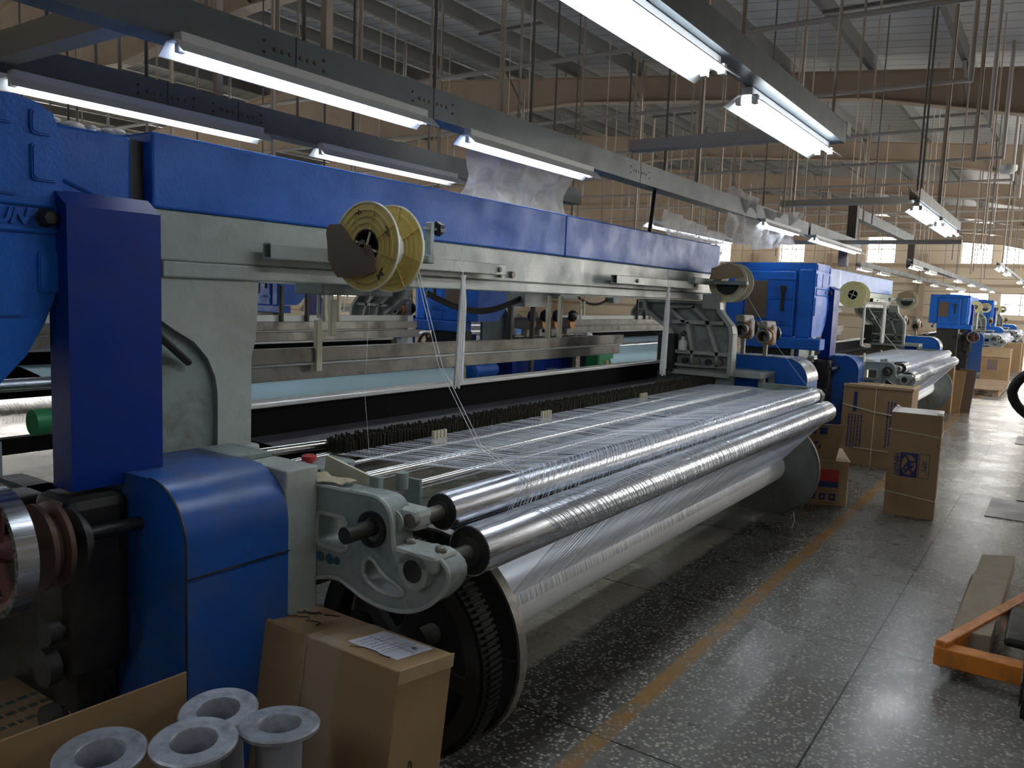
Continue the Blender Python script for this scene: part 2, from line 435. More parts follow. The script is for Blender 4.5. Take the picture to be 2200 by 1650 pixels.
# C purlins running along the hall with short fly braces to the rafters
py = [-3.3 + 1.16*k for k in range(25)]
for y in py:
    z = roof_z(y) + .014
    mb = MB(); mb.box(X0, X1, y-.003, y+.003, z, z+.19); mb.box(X0, X1, y, y+.065, z, z+.005); mb.box(X0, X1, y, y+.02, z+.185, z+.19)
    structure('roof_purlin', mb, PURL)
for x in RX[1:6]:
    for k, y in enumerate((1.34, 3.66, 5.98, 8.3)):
        mb = MB(); z = roof_z(y); mb.tube([(x-.55, y+.02, z+.0), (x-.02, y+.02, z-.45)], .022, 4)
        structure('fly_brace', mb, PURL)
for x in (9.3, 15, 20.6):
    for y in (1.34, 3.66, 5.98):
        mb = MB(); z = roof_z(y); mb.box(x-.02, x+.02, y, y+1.15, z+.02, z+.06); structure('sag_strut', mb, PURL)
# wall rails and posts on the far wall
for z in (1.2, 2.75, 3.6):
    mb = MB(); mb.box(X1-.12, X1-.02, Y0+.1, Y1-.1, z, z+.12); structure('wall_rail', mb, BROWN)
for y in (.2, 5.6, 9.8, 13.6):
    mb = MB(); mb.box(X1-.3, X1-.15, y, y+.25, 0, 4.2); structure('wall_post', mb, BROWN)

# ---------------------------------------------------------------- the loom (one machine, local frame = the nearest one)
def build_loom(label, group):
    L = thing('rapier_loom', label, 'loom', (3.9, 2.4, 0), group)
    P = L
    # --- overhead beam
    b = MB(); b.box(1.10, 6.42, 2.40, 2.62, 1.665, 1.825, .006); b.box(1.5, 6.42, 2.385, 2.62, 1.612, 1.664, .006)
    beam = b.build('cross_beam', GREY, P)
    for x in (3.36, 3.46):
        b = MB(); b.lathe([(-.022, .016), (-.006, .018), (0, .018)], (x, 2.40, 1.70), 'Y', 14); b.build('bolt', STEEL, beam)
    for x0, x1 in ((1.47, 3.983), (3.987, 6.43)):
        b = MB(); b.box(x0, x1, 2.392, 2.76, 1.826, 2.06, .008); cvr = b.build('top_cover', BLUE, P)
        tag(cvr, 'glossy blue sheet cover')
    b = MB(); b.box(1.40, 1.469, 2.44, 2.72, 1.83, 2.03); b.build('cover_gap_plate', BLACK, P)
    b = MB(); b.box(.60, 1.425, 2.43, 2.74, 1.62, 2.035, .01); sc = b.build('side_cover', BLUE, P)
    b = MB(); b.tube([(1.10, 2.43, 1.92), (1.40, 2.43, 1.81)], .006, 6); b.build('weld_bead', BLUEH, sc)
    for x0, x1 in ((1.855, 3.28), (4.47, 5.78)):
        b = MB(); b.prism(rrect(2.302, 2.346, 1.69, 1.744, .005), 'X', x0, x1, [rrect(2.307, 2.341, 1.695, 1.739, .004)]); am = b.build('reel_arm', GREY, P)
        for x in (x0+.28, x1-.06):
            b = MB(); b.lathe([(-.012, .012), (-.004, .014), (0, .014)], (x, 2.302, 1.717), 'Y', 6); b.tube([(x, 2.346, 1.717), (x, 2.39, 1.717)], .008, 8); b.build('bolt', STEEL, am)
    b = MB(); b.box(5.62, 6.02, 2.26, 2.30, 1.73, 1.775, .006); b.box(5.98, 6.03, 2.0, 2.30, 1.735, 1.765, .006); b.build('reel_fork', CAST, P)
    # --- left portal leg with an arched recess
    arch = [(1.88, 1.612), (1.872, 1.45), (1.868, 1.40), (1.85, 1.34), (1.845, .0), (1.71, .0), (1.71, 1.22), (1.70, 1.28), (1.67, 1.345), (1.62, 1.40), (1.55, 1.44), (1.46, 1.50), (1.38, 1.56), (1.30, 1.612)]
    b = MB(); b.prism(arch, 'Y', 2.40, 2.56); leg = b.build('portal_leg', GREY, P, True)
    b = MB(); b.box(1.27, 1.72, 2.425, 2.46, .96, 1.458, .004); b.build('web_plate', CAST, leg)
    b = MB(); b.box(1.69, 1.86, 2.36, 2.44, .985, 1.03, .01); b.build('foot_flange', GREY, leg)
    b = MB(); b.tube([(1.18, 2.30, 1.47), (1.38, 2.30, 1.47)], .026, 16); b.tube([(1.16, 2.30, 1.47), (1.20, 2.30, 1.47)], .035, 16); b.build('shaft_stub', STEEL, P)
    b = MB(); b.box(1.28, 1.46, 2.34, 2.50, 1.40, 1.43); b.tube([(1.44, 2.36, 1.45), (1.60, 2.4, 1.33)], .012, 6); b.build('stop_lever', BLACK, P)
    # --- right portal casting: frame, ribs, recessed plate
    out = smooth_poly([(2.86, 1.605), (2.84, 1.52), (2.73, 1.44), (2.60, 1.37), (2.58, 1.30), (2.58, .0), (2.09, .0), (2.09, 1.36), (2.105, 1.42), (2.16, 1.48), (2.205, 1.53), (2.22, 1.605)], 1)
    b = MB()
    b.prism(out, 'X', 6.09, 6.13)
    cs = b.build('portal_casting', CAST, P, True)
    b = MB()
    def rib(p, q, w=.014, x0=6.04, x1=6.09):
        p = Vector(p); q = Vector(q); d = (q-p).normalized(); nn = Vector((-d.y, d.x))*w
        b.prism([tuple(p+nn), tuple(p-nn), tuple(q-nn), tuple(q+nn)], 'X', x0, x1)
    ol = [(2.85, 1.60), (2.83, 1.52), (2.73, 1.45), (2.59, 1.36), (2.575, 1.04), (2.105, 1.04), (2.105, 1.36), (2.12, 1.42), (2.17, 1.48), (2.22, 1.54), (2.225, 1.60)]
    for p, q in zip(ol, ol[1:]): rib(p, q, .016, 6.02, 6.09)
    rib((2.85, 1.595), (2.22, 1.595), .012)
    rib((2.60, 1.435), (2.18, 1.44)); rib((2.64, 1.545), (2.50, 1.435)); rib((2.44, 1.56), (2.30, 1.44)); rib((2.64, 1.55), (2.42, 1.56), .010)
    rib((2.475, 1.435), (2.42, 1.20)); rib((2.31, 1.44), (2.215, 1.20)); rib((2.58, 1.20), (2.10, 1.20)); rib((2.58, 1.095), (2.11, 1.105), .012)
    rib((2.22, 1.2), (2.215, 1.1), .01); rib((2.42, 1.2), (2.42, 1.1), .008)
    b.build('rib', GREY, cs)
    b = MB(); b.box(6.0, 6.10, 2.56, 2.70, 1.04, 1.34, .01); b.build('guide_block', BLACK, P)
    b = MB(); b.box(6.03, 6.12, 2.22, 2.36, 1.545, 1.66, .01); b.build('casting_neck', GREY, P)
    b = MB(); b.box(6.10, 6.5, 1.88, 2.56, 1.03, 1.075, .006); b.box(6.18, 6.22, 1.88, 1.92, .0, 1.03); b.box(6.42, 6.46, 1.88, 1.92, .9, 1.03); b.build('side_shelf', GREY, P)
    for k, y in enumerate((2.46, 2.36, 2.27, 2.18)):
        b = MB(); b.lathe([(0, .024), (.03, .024), (.035, .012), (.05, .012)], (6.0, y, 1.135), 'X', 14); b.build('adjuster', STEEL if k % 2 else BLACK, P)
    # --- front bracket castings with hook arm
    outl = [(1.91, 1.01), (1.87, 1.013), (1.72, 1.015), (1.60, 1.02), (1.54, 1.02), (1.505, 1.00), (1.49, .965), (1.482, .89), (1.472, .865), (1.44, .855), (1.41, .87), (1.395, .892), (1.36, .903), (1.32, .895), (1.285, .87), (1.285, .83), (1.31, .79), (1.36, .745), (1.43, .715), (1.52, .705), (1.59, .715), (1.65, .735), (1.70, .752), (1.78, .735), (1.88, .69), (1.91, .685)]
    h1 = rrect(1.665, 1.79, .835, .935, .02); h2 = smooth_poly([(1.595, .83), (1.56, .845), (1.52, .805), (1.46, .785), (1.435, .77), (1.46, .755), (1.52, .75), (1.59, .775)], 1)
    for x0, x1, side in ((1.62, 1.70, 0), (6.24, 6.32, 1)):
        b = MB()
        if side: b.prism([(1.91, .69), (1.91, 1.0), (1.52, 1.0), (1.46, .985), (1.43, .95), (1.45, .86), (1.56, .74)], 'X', x0-.1, x1-.1)
        else: b.prism(smooth_poly(outl, 1), 'X', x0, x1, [h1, h2, circ(1.385, .85, .025)])
        br = b.build('bracket_arm', CAST, P, True)
        if side == 0:
            b = MB()
            for hl, w in ((h1, .012), (h2, .014)):
                pts = [(x0-.004, p[0], p[1]) for p in hl]; b.tube(pts + [pts[0], pts[1]], w*.55, 6)
            pts = [(x0-.002, p[0], p[1]) for p in smooth_poly(outl, 2)]; b.tube(pts + [pts[0]], .007, 6)
            b.build('cast_lip', GREY, br)
            b = MB(); b.box(x0-.03, x0+.07, 1.31, 1.46, .852, .905, .012); b.lathe([(-.03, .052), (.075, .052)], (x0, 1.385, .85), 'X', 24); b.build('bearing_cap', GREY, br)
            for y in (1.33, 1.44):
                b = MB(); b.lathe([(.90, .016), (.915, .016), (.92, .010)], (x0+.02, y, 0), 'Z', 6); b.build('cap_bolt', STEEL, br)
            b = MB(); b.lathe([(-.034, .031), (-.029, .031)], (x0, 1.385, .85), 'X', 24); b.build('bore', BLACK, br)
            b = MB(); b.lathe([(-.012, .052), (0, .052), (0, .036), (-.012, .036)], (x0, 1.563, .925), 'X', 24, closed=True)
            b.tube([(x0-.11, 1.563, .93), (x0+.02, 1.563, .93)], .024, 18); b.build('cross_shaft', BLACK, P)
            for k, y in enumerate((1.805, 1.775, 1.735, 1.705)):
                b = MB(); b.lathe([(-.003, (.011, .016, .016, .012)[k]), (0, .012)], (x0, y, .80), 'X', 12); b.build('sticker', mat('teal_sticker', (.02, .09, .14), .5), br)
            b = MB(); b.box(1.50, 1.62, 1.79, 1.985, 0, 1.075, .006); b.build('front_pillar', GREY, P)
            b = MB(); b.box(1.52, 1.75, 1.93, 2.2, .92, 1.0, .01); b.box(1.44, 1.62, 2.0, 2.2, 1.07, 1.085, .002); b.build('side_ledge', CAST, P)
    # weaving end control box with red stop button
    b = MB(); b.box(1.78, 2.02, 2.04, 2.16, .92, .995, .008); bx_ = b.build('switch_box', CAST, P)
    b = MB(); b.lathe([(0, .012), (.012, .012), (.014, .026), (.03, .026), (.034, .018)], (1.85, 2.09, .995), 'Z', 20); b.build('stop_button', RED, bx_)
    for k in range(5):
        b = MB(); b.box(1.80+.045*k, 1.806+.045*k, 2.034, 2.041, .93, .985); b.build('box_slot', BLACK, bx_)
    # --- warp rollers
    def roller(name, y, z, r, x0, x1, shaft):
        b = MB(); b.lathe([(x0, r-.012), (x0, r), (x1, r), (x1, r-.012)], (0, y, z), 'X', 64); o = b.build(name, CHROME, P)
        for xa, xb in ((x0-.002, x0+.012), (x1-.012, x1+.002)):
            b = MB(); b.lathe([(xa, r*.94), (xb, r*.94)], (0, y, z), 'X', 40); b.build('end_cap', BLACK, o)
            b = MB(); s = -1 if xa < 3 else 1; xm = xa if s < 0 else xb
            b.lathe([(xm+s*.008, r*.55), (xm, r*.55)] if s < 0 else [(xm, r*.55), (xm+.008, r*.55)], (0, y, z), 'X', 30); b.build('seal_ring', IRON, o)
        for xa, xb in ((shaft, x0), (x1, x1+.12)):
            b = MB(); b.tube([(xa, y, z), (xb, y, z)], .022, 18); b.build('shaft', STEEL, o)
        return o
    roller('guide_roller', 1.385, .845, .076, 1.84, 6.06, 1.70)
    roller('back_roller', 1.462, .958, .056, 1.80, 5.97, 1.66)
    b = MB(); b.box(1.66, 1.74, 1.44, 1.56, .925, .99, .02); b.lathe([(1.64, .030), (1.645, .030)], (0, 1.50, .955), 'X', 24); b.build('roller_clamp', GREY, P)
    b = MB(); b.box(1.70, 1.72, 1.62, 1.66, .93, 1.05, .003); b.box(1.86, 1.872, 1.60, 1.66, .90, 1.02, .003); b.tube([(1.80, 1.62, 1.0), (1.80, 1.62, 1.05)], .02, 12); b.build('sensor_plate', CAST, P)
    b = MB(); b.prism([(1.72, 1.02), (1.93, 1.06), (1.96, .90), (1.90, .89), (1.86, .98), (1.75, .95)], 'X', 1.78, 1.79)
    b.build('rod_holder', REELW, P)
    # --- lease rods
    for y, z, r, x0, x1 in ((1.885, .968, .0175, 1.80, 5.86), (1.945, .962, .009, 1.75, 5.86), (1.71, .965, .016, 1.96, 5.80), (2.13, .955, .009, 1.80, 6.0)):
        b = MB(); b.tube([(x0, y, z), (x0+.001, y, z), (x1, y, z)], r, 18); o = b.build('lease_rod', ROD, P)
        b = MB(); b.tube([(x0-.002, y, z), (x0, y, z)], r*.75, 16); b.build('rod_bore', BLACK, o)
    # --- stop-motion droppers on their bank
    b = MB(); q = random.Random(3)
    for row in range(6):
        y = 2.235 + row*.024; x = 2.18
        while x < 6.14:
            dz = q.uniform(-.006, .010); yy = y + q.uniform(-.004, .004)
            b.box(x, x+.0022, yy-.0055, yy+.0055, .925+dz, 1.012+dz)
            x += q.uniform(.010, .019)
    o = b.build('dropper', mat('dark_drop_wire', (.07, .066, .05), .45, metal=.6, dirt=(.02, .02, .015), dscale=20, damt=.7), P); o['kind'] = 'stuff'
    b = MB()
    for row in range(6): b.box(2.12, 6.2, 2.234+row*.024, 2.237+row*.024, .945, .957)
    b.box(2.10, 6.22, 2.2, 2.40, .87, .905); b.build('dropper_rail', STEEL, P)
    b = MB(); b.tube([(1.62, 2.36, 1.0), (2.17, 2.36, .985)], .018, 14); b.tube([(1.62, 2.30, .955), (2.14, 2.30, .955)], .012, 12); b.build('tie_rod', ROD, P)
    for x in (2.60, 3.46, 4.62):
        b = MB(); b.box(x, x+.09, 2.165, 2.18, .955, .975)
        for k in range(4): b.box(x+.003+.024*k, x+.014+.024*k, 2.165, 2.18, .97, 1.01)
        b.build('spacer_comb', REELW, P)
    # --- shed, reed panel and sley cap
    b = MB(); b.box(1.95, 5.99, 2.68, 2.72, .80, 1.10); b.build('reed_panel', MATTE, P)
    b = MB(); b.box(1.93, 6.0, 2.655, 2.74, 1.10, 1.122, .005); b.build('reed_cap', mat('pale_reed_cap', (.60, .61, .60), .3, metal=.3), P)
    b = MB(); b.box(1.88, 1.97, 2.6, 2.75, .6, 1.10, .004); b.build('reed_end_post', BLACK, P)
    # --- front rails on the weaving side
    for z0, z1, y in ((1.235, 1.305, 3.0), (1.15, 1.222, 3.03)):
        b = MB(); b.box(1.70, 6.0, y, y+.05, z0, z1, .003); b.build('sley_rail', STEEL, P)
    b = MB(); b.tube([(1.70, 3.02, 1.228), (6.0, 3.02, 1.228)], .010, 8); b.build('light_strip', WHITE, P)
    b = MB(); b.box(1.7, 5.93, 2.98, 2.995, 1.30, 1.357, .003) ; b.box(5.86, 5.94, 2.97, 3.05, .6, 1.357, .004); b.box(1.7, 5.9, 2.98, 3.0, 1.262, 1.285); 
    L2 = b.build('front_guard', mat('pale_guard_paint', (.62, .65, .60), .4), P)
    # --- cloth take-up
    b = MB(); b.lathe([(2.45, .125), (5.97, .125)], (0, 3.50, .765), 'X', 48); rl = b.build('cloth_roll', CLOTH, P)
    for xa, xb in ((2.2, 2.45), (5.97, 6.1)):
        b = MB(); b.tube([(xa, 3.5, .765), (xb, 3.5, .765)], .075, 24); b.build('roll_core', GREEN, rl)
    b = MB(); b.grid(lambda u, v: Vector((2.45+3.52*u, 2.76+.74*v, 1.02-.06*v - .07*v*v)), 1, 8); b.build('woven_cloth', CLOTH, P)
    b = MB(); b.tube([(2.1, 3.2, .95), (6.1, 3.2, .95)], .04, 20); b.build('breast_beam', CHROME, P)
    for q_ in ((1.9, 2.0, .7), (6.02, 6.10, .9)):
        b = MB(); b.box(q_[0], q_[1], 2.6, 3.6, 0, q_[2], .01); b.build('frame_leg', CAST, P)
    b = MB(); b.box(2.0, 6.02, 3.0, 3.12, .10, .25); b.box(1.62, 6.24, 1.99, 2.07, .30, .42); b.build('floor_beam', BLACK, P)
    b = MB(); b.lathe([(6.3, .07), (6.68, .07)], (0, 3.5, .83), 'X', 20); b.lathe([(6.27, .05), (6.3, .085), (6.33, .085), (6.34, .07)], (0, 3.5, .83), 'X', 20); b.build('take_up_motor', BLUE, P)
    # --- heald hangers and cables under the beam
    for x, z0 in ((2.70, 1.30), (2.79, 1.30)):
        b = MB(); b.tube([(x, 3.0, 1.62), (x, 3.0, 1.45)], .006, 8); b.box(x-.018, x+.018, 2.985, 3.01, 1.19 if x < 2.75 else 1.36, 1.44 if x < 2.75 else 1.54, .003); b.build('heald_hanger', REELW, P)
    b = MB(); b.box(2.42, 2.86, 2.66, 2.84, 1.565, 1.66, .005); b.build('terminal_box', CAST, P)
    for dz, r in ((0, .008), (.012, .007), (.02, .008)):
        b = MB(); b.tube([(3.15+.9*k/12, 2.7, 1.60-dz-.09*math.sin(math.pi*k/12)) for k in range(13)], r, 8); b.build('cable', RUB, P)
    b = MB(); b.box(4.0, 4.25, 2.66, 2.8, 1.53, 1.61); b.build('valve_box', CAST, P)
    for x in (4.35, 4.62, 4.82, 4.98):
        b = MB(); b.box(x, x+.03, 3.0, 3.03, 1.30, 1.60, .004); b.build('support_post', BLACK if x < 4.7 else REELW, P)
    # --- drive end: hood, gearbox, wheels
    prof = [(2.20, 1.085), (1.93, 1.085)] + [(1.93-.155*math.sin(R(a)), .93+.155*math.cos(R(a))) for a in range(12, 91, 13)] + [(1.775, .93), (1.775, .05), (2.20, .05)]
    b = MB(); b.prism(prof, 'X', 1.17, 1.497); hd = b.build('drive_hood', BLUEH, P, True)
    b = MB(); b.box(1.168, 1.499, 1.7715, 1.778, .845, .849); b.tube([(1.17, 1.93-.157*math.sin(R(a)), .93+.157*math.cos(R(a))) for a in range(0, 91, 10)] + [(1.17, 1.773, .5), (1.17, 1.773, .05)], .003, 5); b.build('seam', BLACK, hd)
    b = MB(); b.box(1.06, 1.168, 2.08, 2.6, .06, 1.0, .02); b.box(1.0, 1.168, 2.02, 2.2, .55, 1.04, .03); b.box(.5, 1.168, 2.3, 2.42, .9, 1.0, .01); b.build('gearbox', BLACK, P)
    for k, (y, z, r) in enumerate(((2.03, .70, .035), (2.05, .60, .05), (2.04, .46, .04))):
        b = MB(); b.lathe([(-.03, r), (.0, r), (.0, r*.6), (.02, r*.6)], (.99, y+.03, z), 'X', 16); b.build('linkage_boss', IRON, P)
    def wheel(name, x, y, z, r, w, m, spokes):
        b = MB(); b.lathe([(0, r), (w, r), (w, r*.90), (0, r*.90)], (x, y, z), 'X', 56, closed=True); o = b.build(name, m, P)
        b = MB(); b.lathe([(.003, r*.905), (w-.004, r*.905), (w-.010, r*.78), (.010, r*.78)], (x, y, z), 'X', 48, closed=True)
        b.lathe([(0, .03), (w, .03)], (x, y, z), 'X', 20)
        for k in range(spokes):
            a = 2*math.pi*k/spokes + .5
            b.tube([(x+w*.5, y+.02*math.cos(a), z+.02*math.sin(a)), (x+w*.5, y+r*.84*math.cos(a), z+r*.8*math.sin(a))], .012, 8)
        b.build('spoke', mat('dull_red_casting', (.12, .035, .03), .6, dirt=(.05, .04, .035), dscale=12, damt=.8), o)
        return o
    wheel('handwheel', .80, 1.975, .965, .150, .045, CHROME, 5)
    b = MB(); b.lathe([(0, .105), (.012, .105), (.02, .085), (.03, .085), (.038, .105), (.05, .105)], (.90, 1.975, .955), 'X', 40); b.build('belt_pulley', mat('rusty_pulley', (.10, .06, .045), .55, metal=.4), P)
    b = MB(); b.lathe([(0, .085), (.01, .085), (.016, .06), (.03, .06)], (.985, 1.975, .95), 'X', 36); b.build('brake_disc', IRON, P)
    b = MB(); b.tube([(.82, 1.975, .96), (1.17, 1.975, .96)], .018, 14); b.build('drive_shaft', BLACK, P)
    # --- blue column duct
    b = MB(); b.prism([(2.045, 1.055), (2.14, 1.055), (2.14, 1.815), (2.105, 1.815), (2.045, 1.775)], 'X', 1.030, 1.280); cl = b.build('column_duct', BLUED, P)
    b = MB(); b.box(1.198, 1.278, 2.035, 2.046, 1.045, 1.085); b.grid(lambda u, v: Vector((1.198+.08*u, 2.036-.035*v, 1.046-.008*v)), 1, 2); b.build('fixing_tab', BLUED, cl)
    for x in (1.213, 1.263):
        b = MB(); b.lathe([(-.004, .0045), (0, .006)], (x, 2.036, 1.07), 'Y', 12); b.build('rivet', ROD, cl)
    # --- blue housing with embossed panels
    fr = [(.45, 2.025), (.95, 2.025), (1.00, 2.015), (1.035, 1.985), (1.05, 1.94), (1.052, 1.66), (1.035, 1.575), (1.0, 1.485), (.955, 1.405), (.89, 1.335), (.80, 1.285), (.45, 1.285)]
    b = MB(); b.prism(fr, 'Y', 2.10, 3.0); hs = b.build('control_housing', BLUE, P, True)
    def pad(x0, x1, z0, z1, r=.012):
        m_ = MB(); d = .006
        m_.prism(rrect(x0, x1, z0, z1, r), 'Y', 2.10-d, 2.101)
        m_.prism(rrect(x0+.004, x1-.004, z0+.004, z1-.004, r), 'Y', 2.10-d-.003, 2.10-d)
        return m_
    for q_ in ((.47, .945, 1.955, 2.015), (.975, 1.03, 1.94, 2.0), (.70, .952, 1.79, 1.925), (.975, 1.042, 1.83, 1.92), (.47, .952, 1.50, 1.685), (.985, 1.04, 1.56, 1.66), (.47, .68, 1.79, 1.925)):
        pad(*q_).build('embossed_panel', BLUE, hs)
    b = MB(); pts = [(p[0], 2.097, p[1]) for p in rrect(.5, 1.034, 1.708, 1.772, .012)]; b.tube(pts+[pts[0], pts[1]], .005, 6); b.build('name_frame', BLUE, hs)
    text_mesh('GUN', .052, .004, BLUE, 'raised_lettering', hs, Matrix.Translation((.905, 2.098, 1.74)) @ Matrix.Rotation(R(90), 4, 'X'), shear=.3, bold=.002)
    b = MB(); b.lathe([(-.03, .016), (-.022, .022), (0, .022), (.004, .027)], (1.005, 2.097, 1.742), 'Y', 6); b.lathe([(-.031, .008), (-.03, .008)], (1.005, 2.097, 1.742), 'Y', 12); b.build('lock_nut', BLACK, hs)
    # door on the end face
    b = MB(); b.box(.425, .45, 2.28, 2.80, 1.27, 1.95, .02); dr = b.build('housing_door', BLUE, P)
    b = MB()
    for z_ in (1.855, 1.66, 1.40): b.box(.417, .426, 2.285, 2.55, z_, z_+.010, .002)
    b.build('pressed_rib', BLUE, dr)
    for y0, y1, z0, z1 in ((2.31, 2.52, 1.68, 1.84), (2.31, 2.52, 1.44, 1.64), (2.31, 2.52, 1.86, 1.93), (2.31, 2.52, 1.30, 1.38)):
        b = MB(); b.prism(rrect(y0, y1, z0, z1, .015), 'X', .419, .426); b.build('embossed_panel', BLUE, dr)
    b = MB(); b.box(.415, .424, 2.56, 2.78, 1.46, 1.84, .002); b.build('window_patch', CARDD, dr)
    b = MB(); b.box(.40, .42, 2.385, 2.42, 1.54, 1.78, .008); b.lathe([(-.03, .03), (0, .035)], (.42, 2.40, 1.77), 'X', 12); b.build('door_handle', BLACK, dr)
    text_mesh('GUN', .055, .004, BLUE, 'raised_lettering', dr, Matrix.Translation((.422, 2.42, 1.41)) @ Matrix.Rotation(R(-90), 4, 'Z') @ Matrix.Rotation(R(90), 4, 'X'), shear=.2)
    b = MB(); b.box(.43, .47, 2.12, 2.26, 1.27, 1.97, .02); b.box(.4, .6, 2.0, 2.8, 1.16, 1.275, .01); b.build('housing_skirt', BLUE, P)
    b = MB(); b.box(.5, .62, 2.3, 2.8, 0, 1.17, .01); b.build('housing_stand', BLACK, P)
    # --- low hood and weft feeders at the far end
    prof = [(2.34, 1.18), (1.92, 1.18)] + [(1.80-.17*math.sin(R(a)), 1.01+.17*math.cos(R(a))) for a in range(0, 91, 12)] + [(1.63, .98), (1.63, .72), (2.34, .72)]
    b = MB(); b.prism(prof, 'X', 6.46, 6.78); lh = b.build('low_hood', BLUE, P, True)
    b = MB(); b.grid(lambda u, v: Vector((6.455+.33*u, (1.92+.42*(1-v*3)) if v < .333 else 1.80-.174*math.sin(R(90*(v-.333)*1.5)) + (.12*(1-(v-.333)*1.5) if v < 1 else 0)*0, 1.184 if v < .333 else 1.01+.174*math.cos(R(90*(v-.333)*1.5)))), 1, 24); b.build('worn_top', mat('worn_bare_steel', (.34, .35, .36), .3, metal=.7, dirt=(.18, .19, .2), dscale=10, damt=.8), lh)
    b = MB(); b.box(6.5, 6.75, 1.75, 2.3, 0, .72, .01); b.build('hood_stand', BLACK, P)
    FS = mat('feeder_shell', (.30, .28, .25), .45, dirt=(.18, .16, .14), dscale=9, damt=.6)
    for k, (x, y, z) in enumerate(((6.66, 2.22, 1.38), (6.62, 2.02, 1.34))):
        b = MB(); b.box(x-.10, x+.16, y-.03, y+.05, z+.06, z+.125, .02); b.box(x+.02, x+.14, y-.05, y+.06, z-.08, z+.10, .03); b.box(x-.02, x+.02, y-.015, y+.015, 1.17, z, .004); fd = b.build('weft_feeder', FS, P)
        b = MB(); b.lathe([(-.10, .040), (-.10, .058), (.03, .062), (.03, .040)], (x, y, z), 'X', 32, closed=True); b.build('drum', STEEL, fd)
        b = MB(); b.lathe([(-.03, .068), (.0, .070), (.0, .058), (-.03, .058)], (x, y, z), 'X', 32, closed=True); b.build('brake_band', OCH, fd)
        b = MB(); b.lathe([(.14, .045), (.145, .070), (.17, .072), (.20, .05)], (x, y, z+.02), 'X', 28); b.build('motor_cap', RUB, fd)
    return L, L2
loomA, guard = build_loom('long blue and grey rapier loom filling the foreground, nearest the camera', 'looms along the aisle')

# ---------------------------------------------------------------- warp beam and warp
def build_beam(label, group):
    T = thing('warp_beam', label, 'warp beam', (3.95, 1.70, 0), group)
    cy, cz = 1.70, .43
    b = MB(); b.lathe([(2.07, .118), (5.85, .118)], (0, cy, cz), 'X', 64); b.build('yarn_package', YARN, T)
    for x, s in ((2.07, -1), (5.85, 1)):
        b = MB(); r = .360 if s > 0 else .372
        b.lathe([(x-.004, .03), (x-.004, r), (x+.016, r), (x+.016, r-.004), (x+.003, r-.018), (x+.003, .03)] if s < 0 else [(x+.004, .1), (x+.004, r), (x-.012, r), (x-.012, r-.004), (x-.002, r-.012), (x-.002, .1)], (0, cy, cz), 'X', 96, closed=True)
        fl = b.build('flange', IRON if s < 0 else mat('satin_flange', (.30, .32, .32), .35, metal=.8, dirt=(.16, .18, .17), dscale=5, damt=.6), T)
        b = MB(); b.lathe([(x-.02 if s < 0 else x-.005, r+.002), (x+.02 if s < 0 else x+.012, r+.002), (x+.02 if s < 0 else x+.012, r-.008), (x-.02 if s < 0 else x-.005, r-.008)], (0, cy, cz), 'X', 96, closed=True); b.build('rim', RIM, fl)
        if s < 0:
            b = MB()
            for k in range(12):
                a = 2*math.pi*k/12; b.box(x-.022, x-.004, cy-.005, cy+.005, cz+.26, cz+.355, 0, Matrix.Rotation(a, 3, 'X'), Vector((x, cy, cz)))
            b.lathe([(x-.02, .262), (x-.005, .262), (x-.005, .25), (x-.02, .25)], (0, cy, cz), 'X', 72, closed=True)
            b.build('radial_rib', IRON, fl)
    # gear wheel
    x0, x1 = 1.885, 1.965
    b = MB(); b.lathe([(x0, .352), (x1, .352), (x1, .295), (x0, .295)], (0, cy, cz), 'X', 96, closed=True)
    for k in range(110):
        a = 2*math.pi*k/110; b.box(x0+.02, x1, cy-.0045, cy+.0045, cz+.345, cz+.364, 0, Matrix.Rotation(a, 3, 'X'), Vector((x0, cy, cz)))
    g = b.build('gear_wheel', GEARM, T)
    b = MB()
    b.lathe([(x0-.004, .338), (x0+.008, .338), (x0+.008, .285), (x0-.004, .285)], (0, cy, cz), 'X', 96, closed=True)
    for k in range(5):
        b.box(x0, x0+.03, cy-.026, cy+.026, cz+.05, cz+.30, .004, Matrix.Rotation(2*math.pi*k/5+.45, 3, 'X'), Vector((x0, cy, cz)))
    b.lathe([(x0-.03, .07), (x0+.07, .07)], (0, cy, cz), 'X', 32)
    b.build('gear_spoke', mat('dark_spoke_iron', (.03, .03, .031), .6, spec=.3), g)
    b = MB(); b.tube([(1.74, cy, cz), (6.15, cy, cz)], .035, 20); b.build('beam_shaft', STEEL, T)
    return T
beamA = build_beam('white warp beam with black toothed wheel under the nearest loom', 'warp beams')

